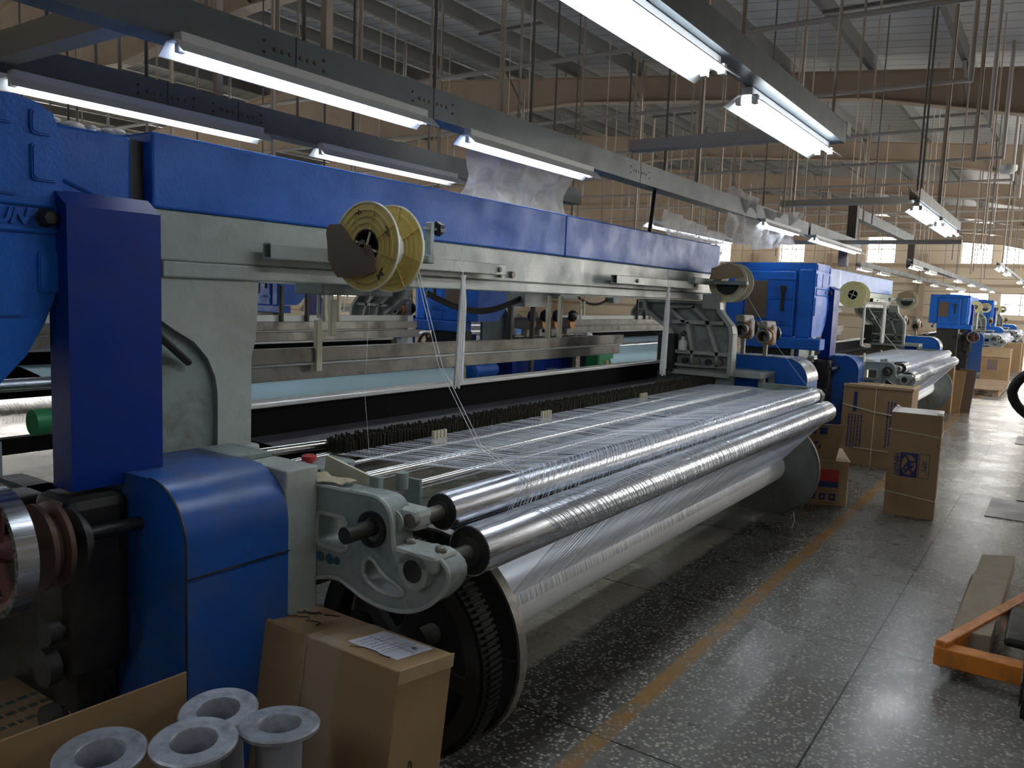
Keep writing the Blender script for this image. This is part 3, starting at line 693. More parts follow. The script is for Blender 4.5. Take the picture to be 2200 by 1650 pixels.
def arc(cy, cz, r, a0, a1, n): return [(cy+r*math.cos(R(a0+(a1-a0)*i/n)), cz+r*math.sin(R(a0+(a1-a0)*i/n))) for i in range(n+1)]
PATH = [(2.66, .985, 2.02, 5.95), (2.22, .975, 2.10, 5.95), (1.885, .990, 2.12, 5.90), (1.71, .983, 2.20, 5.86)]
PATH += [(y, z, 2.2-.10*i/8, 5.84) for i, (y, z) in enumerate(arc(1.462, .958, .0572, 88, 165, 8))]
PATH += [(y, z, 2.06+.012*i, 5.82) for i, (y, z) in enumerate(arc(1.385, .845, .0772, 75, 205, 15))]
PATH += [(y, z, 2.36, 5.78) for i, (y, z) in enumerate(arc(1.70, .43, .1190, 150, 172, 3))]
def build_warp(label, group, nth=310, rad=.0007, fine=True):
    T = thing('warp_yarn_sheet', label, 'yarn', (3.95, 2.0, .0), group)
    q = random.Random(5)
    b = MB()
    path = PATH[1:]
    # lightly varied spacing: bundles of threads leave narrow gaps
    for i in range(nth):
        u = (i + q.uniform(-1.0, 1.0))/nth
        u = min(1, max(0, u + .0011*math.sin(i*.55)))
        pts = []
        for k, (y, z, xa, xb) in enumerate(path):
            pts.append((xa+(xb-xa)*u + (.0), y, z+q.uniform(-.0004, .0004)))
        b.tube(pts, rad, 3, cap=False)
    o = b.build('thread', THREAD, T); o['kind'] = 'stuff'
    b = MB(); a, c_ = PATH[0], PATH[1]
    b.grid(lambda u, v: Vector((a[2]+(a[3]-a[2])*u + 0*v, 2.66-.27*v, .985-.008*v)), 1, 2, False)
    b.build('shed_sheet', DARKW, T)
    return T
warpA = build_warp('sheer white warp threads stretched over the rollers of the nearest loom', 'warp sheets')

# ---------------------------------------------------------------- selvedge reels and yarn hanks on the beam arm
def build_reel(name, label, x0, x1, cy, cz, r, m, group, patch=True, open_hub=True):
    T = thing(name, label, 'reel', ((x0+x1)/2, cy, cz), group)
    for x, s in ((x0, -1), (x1, 1)):
        b = MB(); b.lathe([(x-.002, .062), (x-.002, r), (x+.002, r+.002), (x+.003, r), (x+.003, .062)], (0, cy, cz), 'X', 64, closed=True)
        fl = b.build('flange', m, T)
        b = MB()
        for rr in (.085, .108, .130): b.lathe([(x-.007, rr), (x+.007, rr), (x+.007, rr-.0025), (x-.007, rr-.0025)], (0, cy, cz), 'X', 56, closed=True)
        for k in range(8):
            b.box(x-.007, x+.007, cy-.0015, cy+.0015, cz+.062, cz+r-.004, 0, Matrix.Rotation(2*math.pi*k/8+.3, 3, 'X'), Vector((x, cy, cz)))
        b.build('flange_rib', m, fl)
        b = MB(); b.lathe([(x-.005, r+.002), (x+.004, r+.002), (x+.004, r-.003), (x-.005, r-.003)], (0, cy, cz), 'X', 64, closed=True); b.build('edge_rim', REELW, fl)
    b = MB(); b.lathe([(x0+.002, .0665), (x1-.002, .0665), (x1-.002, .0622), (x0+.002, .0622)], (0, cy, cz), 'X', 48, closed=True); b.build('wound_yarn', YARN, T)
    b = MB(); b.lathe([(x0-.004, .062), (x1+.004, .062), (x1+.004, .056), (x0-.004, .056)], (0, cy, cz), 'X', 40, closed=True); b.build('hub', REELW if not patch else BLACK, T)
    if open_hub:
        b = MB()
        for a in (0, 90): b.box(x0-.003, x0+.003, cy-.003, cy+.003, cz-.058, cz+.058, 0, Matrix.Rotation(R(a+20), 3, 'X'), Vector((x0, cy, cz)))
        b.build('hub_cross', REELW, T)
        b = MB(); b.lathe([(x0+.03, .0555), (x0+.034, .0555)], (0, cy, cz), 'X', 32); b.build('hub_shade', MATTE, T)  # matte black disc standing for the shade inside the open hub
    if patch:
        pl = [(-1.24, .31), (-1.20, .45), (-1.11, .51), (-.95, .50), (-.755, .51), (-.62, .40), (-.44, .20), (-.33, .10), (-.22, .03), (.0, .04), (.18, .03), (.28, -.12), (.355, -.31), (.378, -.57), (.2, -.60), (-.044, -.69), (-.3, -.66), (-.53, -.71), (-.84, -.71), (-1.0, -.55), (-1.155, -.31), (-1.20, .11)]
        b = MB(); b.prism([(cy-u*r, cz+v*r) for u, v in pl], 'X', x0-.012, x0-.009); b.build('torn_card', CARDD, T)
        b = MB(); b.lathe([(x0-.03, .006), (x0-.012, .006), (x0-.012, .014), (x0-.008, .014)], (0, cy+.01, cz+.01), 'X', 8); b.build('nut', STEEL, T)
        b = MB()
        for q in (((.02, .118), (.035, .128), (.03, .112), (.045, .12)), ((-.10, .07), (-.11, .055), (-.10, .05), (-.115, .035)), ((-.075, -.115), (-.062, -.10)), ((-.095, -.10), (-.078, -.085), (-.088, -.098), (-.07, -.105), (-.088, -.075))):
            b.tube([(x0-.0085, cy+u, cz+v) for u, v in q], .0022, 5)
        b.build('marker_writing', INKB, T)
    return T
RG = 'yellowed selvedge reels along the aisle'
reelA = build_reel('selvedge_reel', 'yellow plastic reel with torn brown card, hanging on the nearest loom beam', 2.088, 2.215, 2.075, 1.748, .157, REEL, RG)
T = thing('reel_brake', 'black star knob on a small grey clamp right of the torn card reel', 'clamp', (2.52, 2.15, 1.74))
b = MB(); b.box(2.50, 2.525, 2.13, 2.16, 1.74, 1.875, .004); b.box(2.49, 2.53, 2.13, 2.30, 1.71, 1.745, .005); b.tube([(2.46, 2.14, 1.845), (2.60, 2.14, 1.85)], .006, 8); b.build('clamp_body', CAST, T)
b = MB(); b.prism([((.030 if k % 2 else .024)*math.cos(math.pi*k/6)+2.14, (.030 if k % 2 else .024)*math.sin(math.pi*k/6)+1.852) for k in range(12)], 'X', 2.545, 2.57); b.lathe([(2.57, .006), (2.574, .006)], (0, 2.14, 1.852), 'X', 10); b.build('star_knob', RUB, T)
reelB = build_reel('selvedge_reel', 'cream reel with tan card at the far right end of the nearest loom', 6.06, 6.20, 2.17, 1.755, .150, REELW, RG, patch=False, open_hub=False)
b = MB(); b.prism([(2.17-.12, 1.80), (2.17+.14, 1.765), (2.17+.13, 1.86), (2.17, 1.90), (2.17-.08, 1.87)], 'X', 6.035, 6.045); b.build('tan_card', CARDL, reelB)
b = MB(); b.prism(circ(2.17, 1.75, .09, 16, 180, 360), 'X', 6.04, 6.05); b.build('dark_card', INKB, reelB)

def build_hank(label, x, y, z0, z1, w_, seed, grp='white yarn hanks tied to the loom beams'):
    T = thing('yarn_hank', label, 'yarn hank', (x, y, z0), grp)
    q = random.Random(seed); b = MB()
    for k in range(26):
        a = q.uniform(0, 6.28); r = q.uniform(0, 1)**.5*w_; e = q.uniform(0, .07)
        b.tube([(x+.3*r*math.cos(a), y+.3*r*math.sin(a), z1), (x+.8*r*math.cos(a), y+.8*r*math.sin(a), z1-.25*(z1-z0)), (x-.012+r*1.0*math.cos(a), y+r*math.sin(a), z0+.1), (x-.014+1.15*r*math.cos(a), y+r*1.1*math.sin(a), z0+e)], .0042, 5)
    b.build('strand', FLUFF, T)['kind'] = 'stuff'
    b = MB(); b.lathe([(z1-.01, .012), (z1+.008, .013)], (x, y, 0), 'Z', 12); b.tube([(x, y, z1), (x+.005, y+.02, z1+.1), (x-.02, y+.0, z1+.13)], .002, 4); b.build('tie', FLUFF, T)
    return T
hankA = build_hank('thick white yarn hank tied to the arm right of the torn card reel', 2.90, 2.27, 1.16, 1.67, .024, 1)
hankB = build_hank('thin white yarn hank at the far right end of the nearest loom', 5.18, 2.27, 1.08, 1.68, .020, 2)
def strand(label, pts, r=.0013):
    o_ = MB(); o_.tube(pts, r, 5); o = o_.build('loose_thread', FLUFF); return tag(o, label, 'thread')
strand('white threads slanting from the torn card reel down to the near roller', [(2.26, 2.0, 1.70), (2.25, 1.86, 1.33), (2.18, 1.62, 1.08), (2.16, 1.46, 1.017), (2.165, 1.40, .99), (2.17, 1.395, .94), (2.19, 1.42, .905)])
strand('second white thread slanting from the torn card reel to the near roller', [(2.275, 2.0, 1.70), (2.27, 1.86, 1.33), (2.20, 1.62, 1.08), (2.18, 1.46, 1.017), (2.185, 1.40, .99), (2.19, 1.395, .94), (2.21, 1.42, .905)])
strand('single fine thread hanging straight down left of the torn card reel', [(2.28, 2.24, 1.60), (2.22, 2.20, 1.2), (2.20, 2.15, .97)], .0007)
strand('white thread from the cream reel down to the right end of the warp', [(6.25, 2.08, 1.66), (6.15, 1.8, 1.3), (5.98, 1.50, 1.02)], .0014)
strand('loose white thread dangling to the floor under the right beam flange', [(5.86, 1.5, .12), (5.87, 1.49, .05), (5.85, 1.50, .003)], .003)

# ---------------------------------------------------------------- fluorescent lights
def build_light(label, x, y, z, double=False, length=1.2, group='ceiling tube lights', bare=False):
    T = thing('fluorescent_light', label, 'light', (x+length/2, y, z-.02), group)
    b = MB(); b.box(x-.02, x+length+.02, y-.022, y+.022, z+.018, z+.05, .003); b.build('batten', REFL, T)
    w_ = .07 if not double else .085
    b = MB()
    poly = [(y-w_, z-.022), (y-.026, z+.018), (y+.026, z+.018), (y+w_, z-.022), (y+w_-.002, z-.025), (y+.024, z+.014), (y-.024, z+.014), (y-w_+.002, z-.025)]
    b.prism(poly, 'X', x-.045, x+length+.045)
    if bare: b.bm.free()
    else: b.build('reflector', REFL, T)
    for yy in ((y,) if not double else (y-.032, y+.032)):
        b = MB(); b.tube([(x, yy, z), (x+length, yy, z)], .013, 14); b.build('tube', TUBE, T)
        for xx in (x-.02, x+length):
            b = MB(); b.box(xx-.004, xx+.024, yy-.012, yy+.012, z-.016, z+.02, .003); b.build('lamp_holder', WHITE, T)
    return T
LZ = 2.365
lA = build_light('lit tube light on the near steel channel, above the left end of the blue beam', 1.65, 2.5, LZ)
lA2 = build_light('lit tube light on the near steel channel, directly over the hanging plastic sheet', 3.21, 2.5, LZ-.02)
lB = build_light('lit tube light on the rear steel channel at the far upper left', 1.63, 3.62, LZ+.01)
lC = build_light('large double tube light at the top edge, nearest and brightest of all', 1.50, 1.10, 2.40, double=True, length=1.27)
lD = build_light('double tube light hung below the right steel channel, upper right', 3.24, 1.13, 2.40, double=True)
def put_light(src, x, y, z, label):
    c = copy_tree(src); s = src.location; c.location = Vector((x+.6, y, z-.02)); c['label'] = label; return c
put_light(lA, 3.28, 3.62, LZ+.005, 'lit tube light on the rear steel channel, left of the plastic sheet')
spots = [
 (7.33, 1.10, 2.42, lD, 'first double tube light of the right row past the tray'), (8.75, 1.10, 2.42, lD, 'second double tube light of the right row past the tray'),
 (7.7, 3.62, 2.37, lA, 'tube light on the rear channel glowing behind the right end of the blue beam'),
 (8.95, 3.62, 2.37, lA, 'second tube light on the rear channel, behind the hanging plastic'),
 (7.85, 2.5, 2.37, lA, 'tube light shining through the crumpled plastic over the second loom'), (9.75, 2.5, 2.37, lA, 'tube light just right of the crumpled plastic'), (11.0, 2.5, 2.37, lA, 'tube light at the end of the near steel channel'),
]
lE_fill = build_light('added bare tube light without a shade, nearest in the second bay', -.5, 7.0, 2.42, double=True, bare=True)  # unseen lamp, added to throw light up at the roof
for x in (16.8, 18.9, 24.0, 27.5, 31.5, 35.5):
    for y in (1.1, 2.5, 3.62):
        spots.append((x + (1.0 if y > 3 else 0), y, 2.40, lA, None))
for x in (2.2, 5.2, 8.5, 14, 20, 27, 34):
    for y in (7.0, 11.0):
        spots.append((x, y, 2.42, lE_fill, None))  # bay rows out of view, added for brightness
for x in (-2.5, .5, 4.0, 8.0, 13, 19, 26): spots.append((x, -2.0, 2.45, lD, None))  # unseen row added as fill from the aisle side
for y in (1.1, 2.5, 3.62): spots.append((-1.7, y, 2.38, lD, None))  # lamps added behind the camera as foreground fill
for x in (2.0, 5.5, 9.5, 13): spots.append((x, 5.9, 2.40, lA, None))  # row added to brighten the background under the beam
wr = {5.9: 'added facing loom row', -2.0: 'added unseen row across the aisle', 1.1: 'aisle row', 2.5: 'near loom row', 3.62: 'rear loom row', 7.0: 'added second bay row', 11.0: 'added third bay row'}
ordn = {}
WORDS = ['first', 'second', 'third', 'fourth', 'fifth', 'sixth', 'seventh']  # only added lamps reach the last place
for x, y, z, src, lb in spots:
    if lb is None:
        k = ordn.get(y, 0); ordn[y] = k+1
        lb = 'tube light, %s counting away in the %s' % (WORDS[k], wr[y])
    put_light(src, x, y, z, lb)

# ---------------------------------------------------------------- steel channels and trays
def channel(label, pts, y0, y1, h, name='steel_channel', joints=()):
    # open steel trunking along x: list of (xa, xb, z)
    T = thing(name, label, 'channel', ((pts[0]+pts[1])/2, (y0+y1)/2, pts[2]))
    xa, xb, z = pts
    b = MB(); t = .003
    b.prism([(y0, z), (y1, z), (y1, z+h), (y1-t, z+h), (y1-t, z+t), (y0+t, z+t), (y0+t, z+h), (y0, z+h)], 'X', xa, xb); b.build('trunking', CHAN, T)
    for x in joints:
        b = MB(); b.box(x-.001, x+.001, y0-.002, y0, z, z+h); b.build('joint', BLACK, T)
        for k in range(6):
            b = MB(); b.lathe([(-.004, .007), (0, .009)], (x-.10+.035*k+(.02 if k > 2 else 0), y0, z+h*.5), 'Y', 8); b.build('screw', STEEL, T)
        for dx in (-.15, .14):
            for dz in (-.02, .02): b = MB(); b.lathe([(-.002, .006), (0, .006)], (x+dx, y0, z+h*.5+dz), 'Y', 8); b.build('screw_hole', BLACK, T)
    return T
channel('long dark steel channel carrying the lights above the blue beam', (-1.5, 9.6, 2.405), 2.54, 2.66, .14, joints=(2.16, 2.98, 5.2))
channel('second dark steel channel running behind the first, upper left', (-1.5, 6.3, 2.41), 3.64, 3.76, .13, joints=(2.32, 2.72, 5.6))
channel('grey steel channel above the large double tube light, upper right', (-1.0, 4.55, 2.455), 1.05, 1.14, .10)
channel('grey steel channel over the double lights of the right row', (7.2, 10.1, 2.475), 1.06, 1.14, .09)
channel('dark steel channel continuing past the crumpled plastic', (9.7, 12.4, 2.42), 2.54, 2.66, .13)
channel('sloping line of channel farther down the loom row', (16.6, 37.0, 2.451), 2.46, 2.58, .10)
channel('farther steel channel over the rear of the loom row', (17.6, 38.0, 2.451), 3.57, 3.67, .10)
channel('raised dark channel between the two drop posts', (12.35, 17.3, 2.86), 2.58, 2.70, .15)
for k, (x, y, z0, z1) in enumerate(((12.2, 2.58, 2.45, 3.03), (17.3, 2.56, 2.40, 3.0), (12.15, 2.655, 2.18, 2.45))):
    b = MB(); b.prism([(x, y), (x+.15, y), (x+.15, y+.12), (x, y+.12)], 'Z', z0, z1); tag(b.build('drop_post', mat('brown_dusty_steel', (.10, .085, .075), .6)), ['dark vertical drop of the channel, upper one', 'dark vertical drop of the channel, farther one', 'short dark drop of the channel beside a tube light'][k], 'post')
for k, (x, ya, yb, z, h) in enumerate(((5.0, 1.15, 2.54, 2.59, .07), (8.45, 1.15, 2.54, 2.60, .06), (1.55, 2.66, 3.64, 2.45, .10), (1.3, 3.76, 8.0, 2.5, .06), (11.2, 1.15, 3.64, 2.42, .05))):
    b = MB(); b.prism([(x, z), (x+.09, z), (x+.09, z+h), (x, z+h)], 'Y', ya, yb)
    tag(b.build('cable_tray', mat('dusty_tray', (.46, .44, .39), .6, dirt=(.55, .50, .42), dscale=8, damt=.7)), ['grey tray crossing to the right channel, nearest the big lights', 'grey tray crossing at the crumpled plastic', 'dusty tray joining the two channels at the upper left', 'thin tray behind the rear channel at the far left', 'thin tray crossing over the second loom'][k], 'cable tray')
for lb_, xa_, xb_, yy_, zz_ in (('thin channel over the distant aisle lights', 16.6, 37.0, 1.10, 2.451), ('thin channel over the added lights of the facing looms', 1.8, 14.5, 5.90, 2.451), ('thin channel over the added second bay lights', -.7, 35.5, 7.0, 2.471), ('thin channel over the added third bay lights', 2.0, 35.5, 11.0, 2.471), ('thin channel over the added lights across the aisle, outside the picture', -2.7, 27.5, -2.0, 2.501)):
    channel(lb_, (xa_, xb_, zz_), yy_-.03, yy_+.03, .05)
# sprinkler pipes across the hall
SW = ['nearest', 'second', 'third', 'fourth', 'fifth', 'sixth', 'seventh', 'eighth', 'ninth']
for k in range(9):
    x = 5.77 + 1.98*k
    T = thing('sprinkler_pipe', '%s thin sprinkler pipe crossing under the rafters' % SW[k], 'pipe', (x, 5, 3.5), 'sprinkler pipes')
    y0 = .85 if k else -1.5
    b = MB(); b.tube([(x, y0, 3.5), (x, 13.0, 3.5)], .020, 10)
    if k: b.tube([(x, y0, 3.48), (x, y0, roof_z(y0)+.22)], .024, 10)
    b.build('pipe', PIPE, T)
    for y in (2.95, 5.3, 7.9, 10.4):
        b = MB(); b.tube([(x+.02, y, 3.5), (x+.02, y, 3.86)], .016, 8); b.tube([(x+.02, y, 3.86), (x+.02, y, 3.90)], .008, 6); b.build('sprinkler_drop', PIPE, T)
    if k in (3,):
        b = MB(); b.lathe([(3.30, .05), (3.34, .10), (3.40, .10), (3.42, .04)], (x, .78, 0), 'Z', 20); b.build('detector', WHITE, T)
# hanger rods: from the roof down to channels, trays and light rows
rods = []
for x in (1.62, 1.81, 2.12, 2.25, 2.38, 2.56, 3.05, 3.61, 3.77, 3.89, 4.45, 5.18, 5.72, 6.4, 7.2, 8.1, 9.0, 9.55): rods.append((x, 2.6, 2.545, 'near channel'))
for x in (1.8, 2.01, 2.12, 2.25, 2.65, 3.16, 3.59, 4.3, 5.1, 5.9): rods.append((x, 3.70, 2.54, 'rear channel'))
for x in (3.05, 4.45, 7.3, 8.7, 10.0): rods.append((x, 1.10, 2.56, 'right channel'))
for x in (17.5, 24, 31):
    for y, nm_ in ((1.1, 'distant aisle lights'), (2.52, 'distant near loom lights'), (3.62, 'distant rear loom lights'), (7.0, 'added second bay lights'), (11.0, 'added third bay lights')): rods.append((x, y, 2.50, nm_))
for x, y, nm_ in ((3.0, 5.9, 'facing loom lights'), (12.0, 5.9, 'facing loom lights'), (0, -2.0, 'added unseen row across the aisle'), (20.0, -2.0, 'added unseen row across the aisle')): rods.append((x, y, 2.53, nm_))  # rods for the added lamp rows
q = random.Random(11)
RN = {1.1: 'aisle side', 1.9: 'reel side of the looms', 3.2: 'middle of the looms', 4.6: 'weaving side of the looms', 6.0: 'facing looms', 7.4: 'back of the facing looms', 9.0: 'second bay', 11.0: 'third bay'}
for x in (5.9, 7.4, 8.9, 10.6, 12.6, 14.2, 15.6, 17.2, 19, 21, 23, 25.5, 28, 31):
    for y in (1.1, 1.9, 3.2, 4.6, 6.0, 7.4, 9.0, 11.0):
        if q.random() < .93: rods.append((x+q.uniform(-.3, .3), y+q.uniform(-.25, .25), q.choice((2.45, 2.5, 2.6, 3.0, 2.42)), RN[y]))
for x in (1.2, 2.6, 3.9, 4.9):
    for y in (5.3, 6.4, 8.2, 10.0, 12.0): rods.append((x+q.uniform(-.3, .3), y+q.uniform(-.2, .2), 2.5, 'far left hall, row %s' % {5.3: 'one', 6.4: 'two', 8.2: 'three', 10.0: 'four', 12.0: 'five'}[y]))
NUM = 'first second third fourth fifth sixth seventh eighth ninth tenth eleventh twelfth thirteenth fourteenth fifteenth sixteenth seventeenth eighteenth'.split()
cnt = {}
for i, (x, y, z, zone) in enumerate(rods):
    thick = i % 9 == 4
    top = roof_z(y) + .23
    b = MB()
    if thick: b.box(x-.018, x+.018, y-.004, y+.004, z, top); b.box(x-.018, x-.014, y, y+.03, z, top)
    else: b.tube([(x, y, z), (x, y, top)], .0085, 6)
    o = b.build('hanger_rod', RODP if (i*7) % 3 else PURL)
    k = cnt.get(zone, 0); cnt[zone] = k+1
    tag(o, '%s over the %s, %s counting away' % ('thin vertical flat bar' if thick else 'thin vertical rod', zone, NUM[k]), 'rod', 'hanger rods')

# ---------------------------------------------------------------- plastic sheets
def film_sheet(label, fn, nu=40, nv=30, name='plastic_sheet'):
    b = MB(); b.grid(fn, nu, nv); o = b.build(name, FILM); return tag(o, label, 'plastic sheet')
def creases(u, v, s):
    # long folds radiating from the hanging points plus a little crumple
    a = .05*abs(math.sin(6.0*u + 2.2*v + s)) + .035*abs(math.sin(11*u - 4*v + 2*s)) + .03*noise.noise(Vector((u*3, v*2.4, s)))
    return a + .010*abs(noise.noise(Vector((u*14, v*11, s*3))))
def f1(u, v):
    x = 3.62 + 1.17*u; top = 2.47 - .02*math.sin(math.pi*u)
    return Vector((x + .05*v*(.5-u), 2.74 + .12*v + creases(u, v, 1.3), top - .34*v))
film_sheet('clear plastic sheet hanging behind the blue beam under the tube light', f1)
def f2(u, v):
    x = 7.0 + 2.35*u; top = 2.62 - .10*math.sin(math.pi*u)**2
    low = 2.13 + .20*abs(u-.42)
    return Vector((x - .35*v*(u-.5), 2.44 + .14*v + creases(u*1.6, v, 4.1)*1.3, top + (low-top)*v))
film_sheet('large crumpled plastic sheet glowing over the second loom', f2, 60, 34)
def f3(u, v):
    x = 6.55 + 1.5*u
    return Vector((x, 2.9 + creases(u*1.4, v, 7.7), 2.38 - .10*u - .34*v))
film_sheet('pale plastic sheet sloping behind the right end of the blue beam', f3)
# cotton lint on top of the housing cover
b = MB(); q = random.Random(4)
for k in range(46): 
    x = 1.12 + .29*q.random(); b.sphere((x, 2.45+.10*q.random(), 2.038+.010*q.random()), .010+.016*q.random()*(1.0 if x < 1.3 else .5), (1.6, 1, .6), 8)
tag(b.build('lint_pile', FLUFF), 'white cotton lint lying along the blue side cover', 'lint', kind='stuff')
# black hose from channel to beam
for k, (x, y, z0, z1) in enumerate(((5.55, 2.6, 2.06, 2.42), (5.0, 3.68, 1.9, 2.42))):
    b = MB(); b.tube([(x+.03, y, z1), (x+.01, y, (z0+z1)/2+.05), (x-.05, y-.01, z0)], .016, 10)
    tag(b.build('power_hose', RUB), ['black power hose dropping from the near channel to the blue beam', 'short black hose dropping from the rear channel'][k], 'hose')

# ---------------------------------------------------------------- more looms: copies down the aisle and in the bays behind
def family():
    t = {}
    for c in bpy.data.objects:
        if c.parent: t.setdefault(c.parent.name, []).append(c)
    return t
def place(src, dx, dy=0, mirror=None, label=None, tree=None, group=None):
    c = copy_tree(src, None, tree); l = src.location.copy()
    if mirror is None: c.location = (l.x+dx, l.y+dy, l.z)
    else: c.location = (l.x+dx, mirror-l.y, l.z); c.scale = (1, -1, 1)
    if label: c['label'] = label
    if group: c['group'] = group
    return c
tree = family()
for dx, nm in ((0, 'seen under the cross beam of the nearest'), (6.6, 'behind the nearest loom, farther to the right')):
    place(loomA, dx, 0, 8.3, 'loom facing the other way, ' + nm, tree, 'looms of the facing row')
    place(warpA, dx, 0, 8.3, 'warp of the loom ' + nm, tree, 'warp sheets of the facing row')
bpy.data.objects.remove(guard)
tree = family()
names = [(7.9, 'second'), (23.1, 'third'), (30.9, 'fourth')]
ex = {'second': 'just past the nearest one', 'third': 'beyond the cross aisle with the wooden pallet', 'fourth': 'farthest down the aisle'}
for dx, nm in names:
    lm = place(loomA, dx, 0, None, '%s loom along the aisle, %s' % (nm, ex[nm]), tree)
    if nm == 'second':
        for c in bpy.data.objects:
            if c.parent == lm and c.name.startswith('top_cover'):
                me = c.data.copy(); me.materials.clear(); me.materials.append(BLUEL); c.data = me; c['label'] = 'dusty pale blue sheet cover'
        drop = [c for c in bpy.data.objects if c.parent == lm and c.name.split('.')[0] in ('handwheel', 'belt_pulley', 'brake_disc')]
        drop += [c for c in bpy.data.objects if c.parent in drop]
        for c in drop: bpy.data.objects.remove(c)
    place(warpA, dx, 0, None, 'white warp threads on the %s loom, %s' % (nm, ex[nm]), tree)
    place(beamA, dx, 0, None, 'warp beam under the %s loom, %s' % (nm, ex[nm]), tree)
    place(hankB, dx, 0, None, 'white yarn hank near the right end of the %s loom' % nm, tree)
    place(hankB, dx-1.4, 0, None, 'white yarn hank in the middle of the %s loom' % nm, tree)
    place(hankB, dx+.22, .02, None, 'second white yarn hank near the right end of the %s loom' % nm, tree)
reelC = build_reel('selvedge_reel', 'yellow ribbed reel with open crossed hub on the second loom', 2.05+7.9+.1, 2.25+7.9+.1, 2.10, 1.75, .155, mat('pale_yellow_plastic', (.60, .55, .26), .35, dirt=(.40, .34, .12), dscale=9, damt=.6), RG, patch=False)
tree = family()
place(reelB, 8.3, 0, None, 'grey and cream reel at the right end of the second loom', tree)
for dx, nm in names[1:]:
    place(reelC, dx-7.9, 0, None, 'yellow reel at the left end of the %s loom down the aisle' % nm, tree)
    place(reelB, dx+.2, 0, None, 'cream reel at the right end of the %s loom down the aisle' % nm, tree)
for dx, nm in ((.3, 'left'), (8.1, 'right')):
    place(loomA, dx, 8.3, None, 'distant loom in the third bay row, %s one' % nm, tree, 'looms of the far row')
    place(warpA, dx, 8.3, None, 'white warp on the %s loom of the third bay row' % nm, tree, 'warp sheets of the far row')
strand('white thread slanting from the open hub reel to the second loom warp', [(10.2, 2.0, 1.70), (10.25, 1.75, 1.3), (10.3, 1.50, 1.02)], .003)

# weft feeder rack behind the nearest loom
T = thing('weft_feeder_rack', 'rack of four grey weft feeders with black domes, seen under the cross beam', 'feeder rack', (8.2, 5.2, 0))
b = MB(); b.tube([(7.6, 5.2, 1.12), (9.3, 5.2, 1.12)], .02, 10); b.tube([(8.0, 5.2, 0), (8.0, 5.2, 1.12)], .03, 10); b.tube([(9.0, 5.2, 0), (9.0, 5.2, 1.12)], .03, 10); b.build('rack_frame', STEEL, T)
for k in range(4):
    x = 7.85 + .27*k + (.1 if k > 2 else 0)
    b = MB(); b.box(x-.06, x+.06, 5.12, 5.34, 1.20, 1.34, .03); b.box(x-.03, x+.03, 5.16, 5.24, 1.12, 1.21); fd = b.build('weft_feeder', MATS['feeder_shell'], T)
    b = MB(); b.sphere((x-.01, 5.10, 1.36), .075, (1, .8, 1)); b.build('black_dome', RUB, fd)
    b = MB(); b.lathe([(-.06, .066), (-.04, .066)], (x, 5.16, 1.27), 'Y', 24); b.build('brake_band', OCH, fd)
b = MB(); b.lathe([(.95, .0), (.95, .11), (1.03, .10), (1.13, .05), (1.14, .0)], (9.35, 5.2, 0), 'Z', 28); tag(b.build('yarn_cone', FLUFF), 'silver white yarn cone right of the weft feeder rack', 'cone')
b = MB(); b.box(9.28, 9.42, 5.13, 5.27, 0, .95, .01); tag(b.build('cone_stand', STEEL), 'dark post carrying the yarn cone', 'stand')
T = thing('machine_guard', 'dark blue rounded machine guard under the weft feeder rack', 'guard', (8.4, 5.6, 0))
b = MB(); b.prism([(5.30, 0), (5.30, .85), (5.36, .96), (5.5, 1.02), (5.9, 1.02), (5.9, 0)], 'X', 7.75, 9.15); b.build('cover', BLUED, T)
T = thing('green_box', 'green box with a round yellow button, seen under the sley rails', 'box', (8.95, 4.8, .6))
b = MB(); b.box(8.75, 9.15, 4.7, 4.9, .70, .93, .02); b.build('body', GREEN, T)
b = MB(); b.lathe([(-.02, .03), (0, .03)], (8.95, 4.7, .80), 'Y', 16); b.build('button', REEL, T)
b = MB(); b.box(8.8, 9.1, 4.72, 4.88, 0, .70, .01); b.build('stand', GREY, T)
# plastic oil bottle on the casting shelf
T = thing('plastic_bottle', 'small white plastic bottle standing in the right casting of the nearest loom', 'bottle', (6.05, 2.50, 1.21))
b = MB(); b.lathe([(1.212, .036), (1.275, .036), (1.29, .028), (1.30, .014), (1.32, .012)], (6.045, 2.50, 0), 'Z', 24); b.build('body', WHITE, T)
b = MB(); b.tube([(6.045, 2.50, 1.32), (6.03, 2.515, 1.345), (6.045, 2.50, 1.365), (6.06, 2.485, 1.345), (6.045, 2.50, 1.32)], .005, 6); b.build('nozzle', RUB, T)

# ---------------------------------------------------------------- cartons
def carton(label, loc, rz, d, m=CARD, tilt=None, tape=True, open_top=False, group='cartons'):
    # loc = corner nearest the camera side (min x, min y) before rotation; d = (x, y, z)
    T = thing('carton', label, 'carton', (0, 0, 0), group)
    dx, dy, dz = d; t = .005
    b = MB()
    if not open_top: b.box(0, dx, 0, dy, 0, dz, .004)
    else:
        b.prism([(0, 0), (dx, 0), (dx, dy), (0, dy)], 'Z', 0, dz, [[(t, t), (dx-t, t), (dx-t, dy-t), (t, dy-t)]]); b.box(t, dx-t, t, dy-t, .0, .006)
    b.build('body', m, T)
    if tape and not open_top:
        b = MB(); b.box(-.0008, dx+.0008, dy*.5-.03, dy*.5+.03, dz-.08, dz+.0008); b.build('packing_tape', TAPE, T)
    T.location = loc; T.rotation_euler = (tilt[0] if tilt else 0, tilt[1] if tilt else 0, rz)
    return T
def onface(T, name, mb, m):   # parts drawn in the carton's own frame
    o = mb.build(name, m)
    o.data.transform(Matrix.Translation(o.location)); o.location = (0, 0, 0); o.parent = T; return o
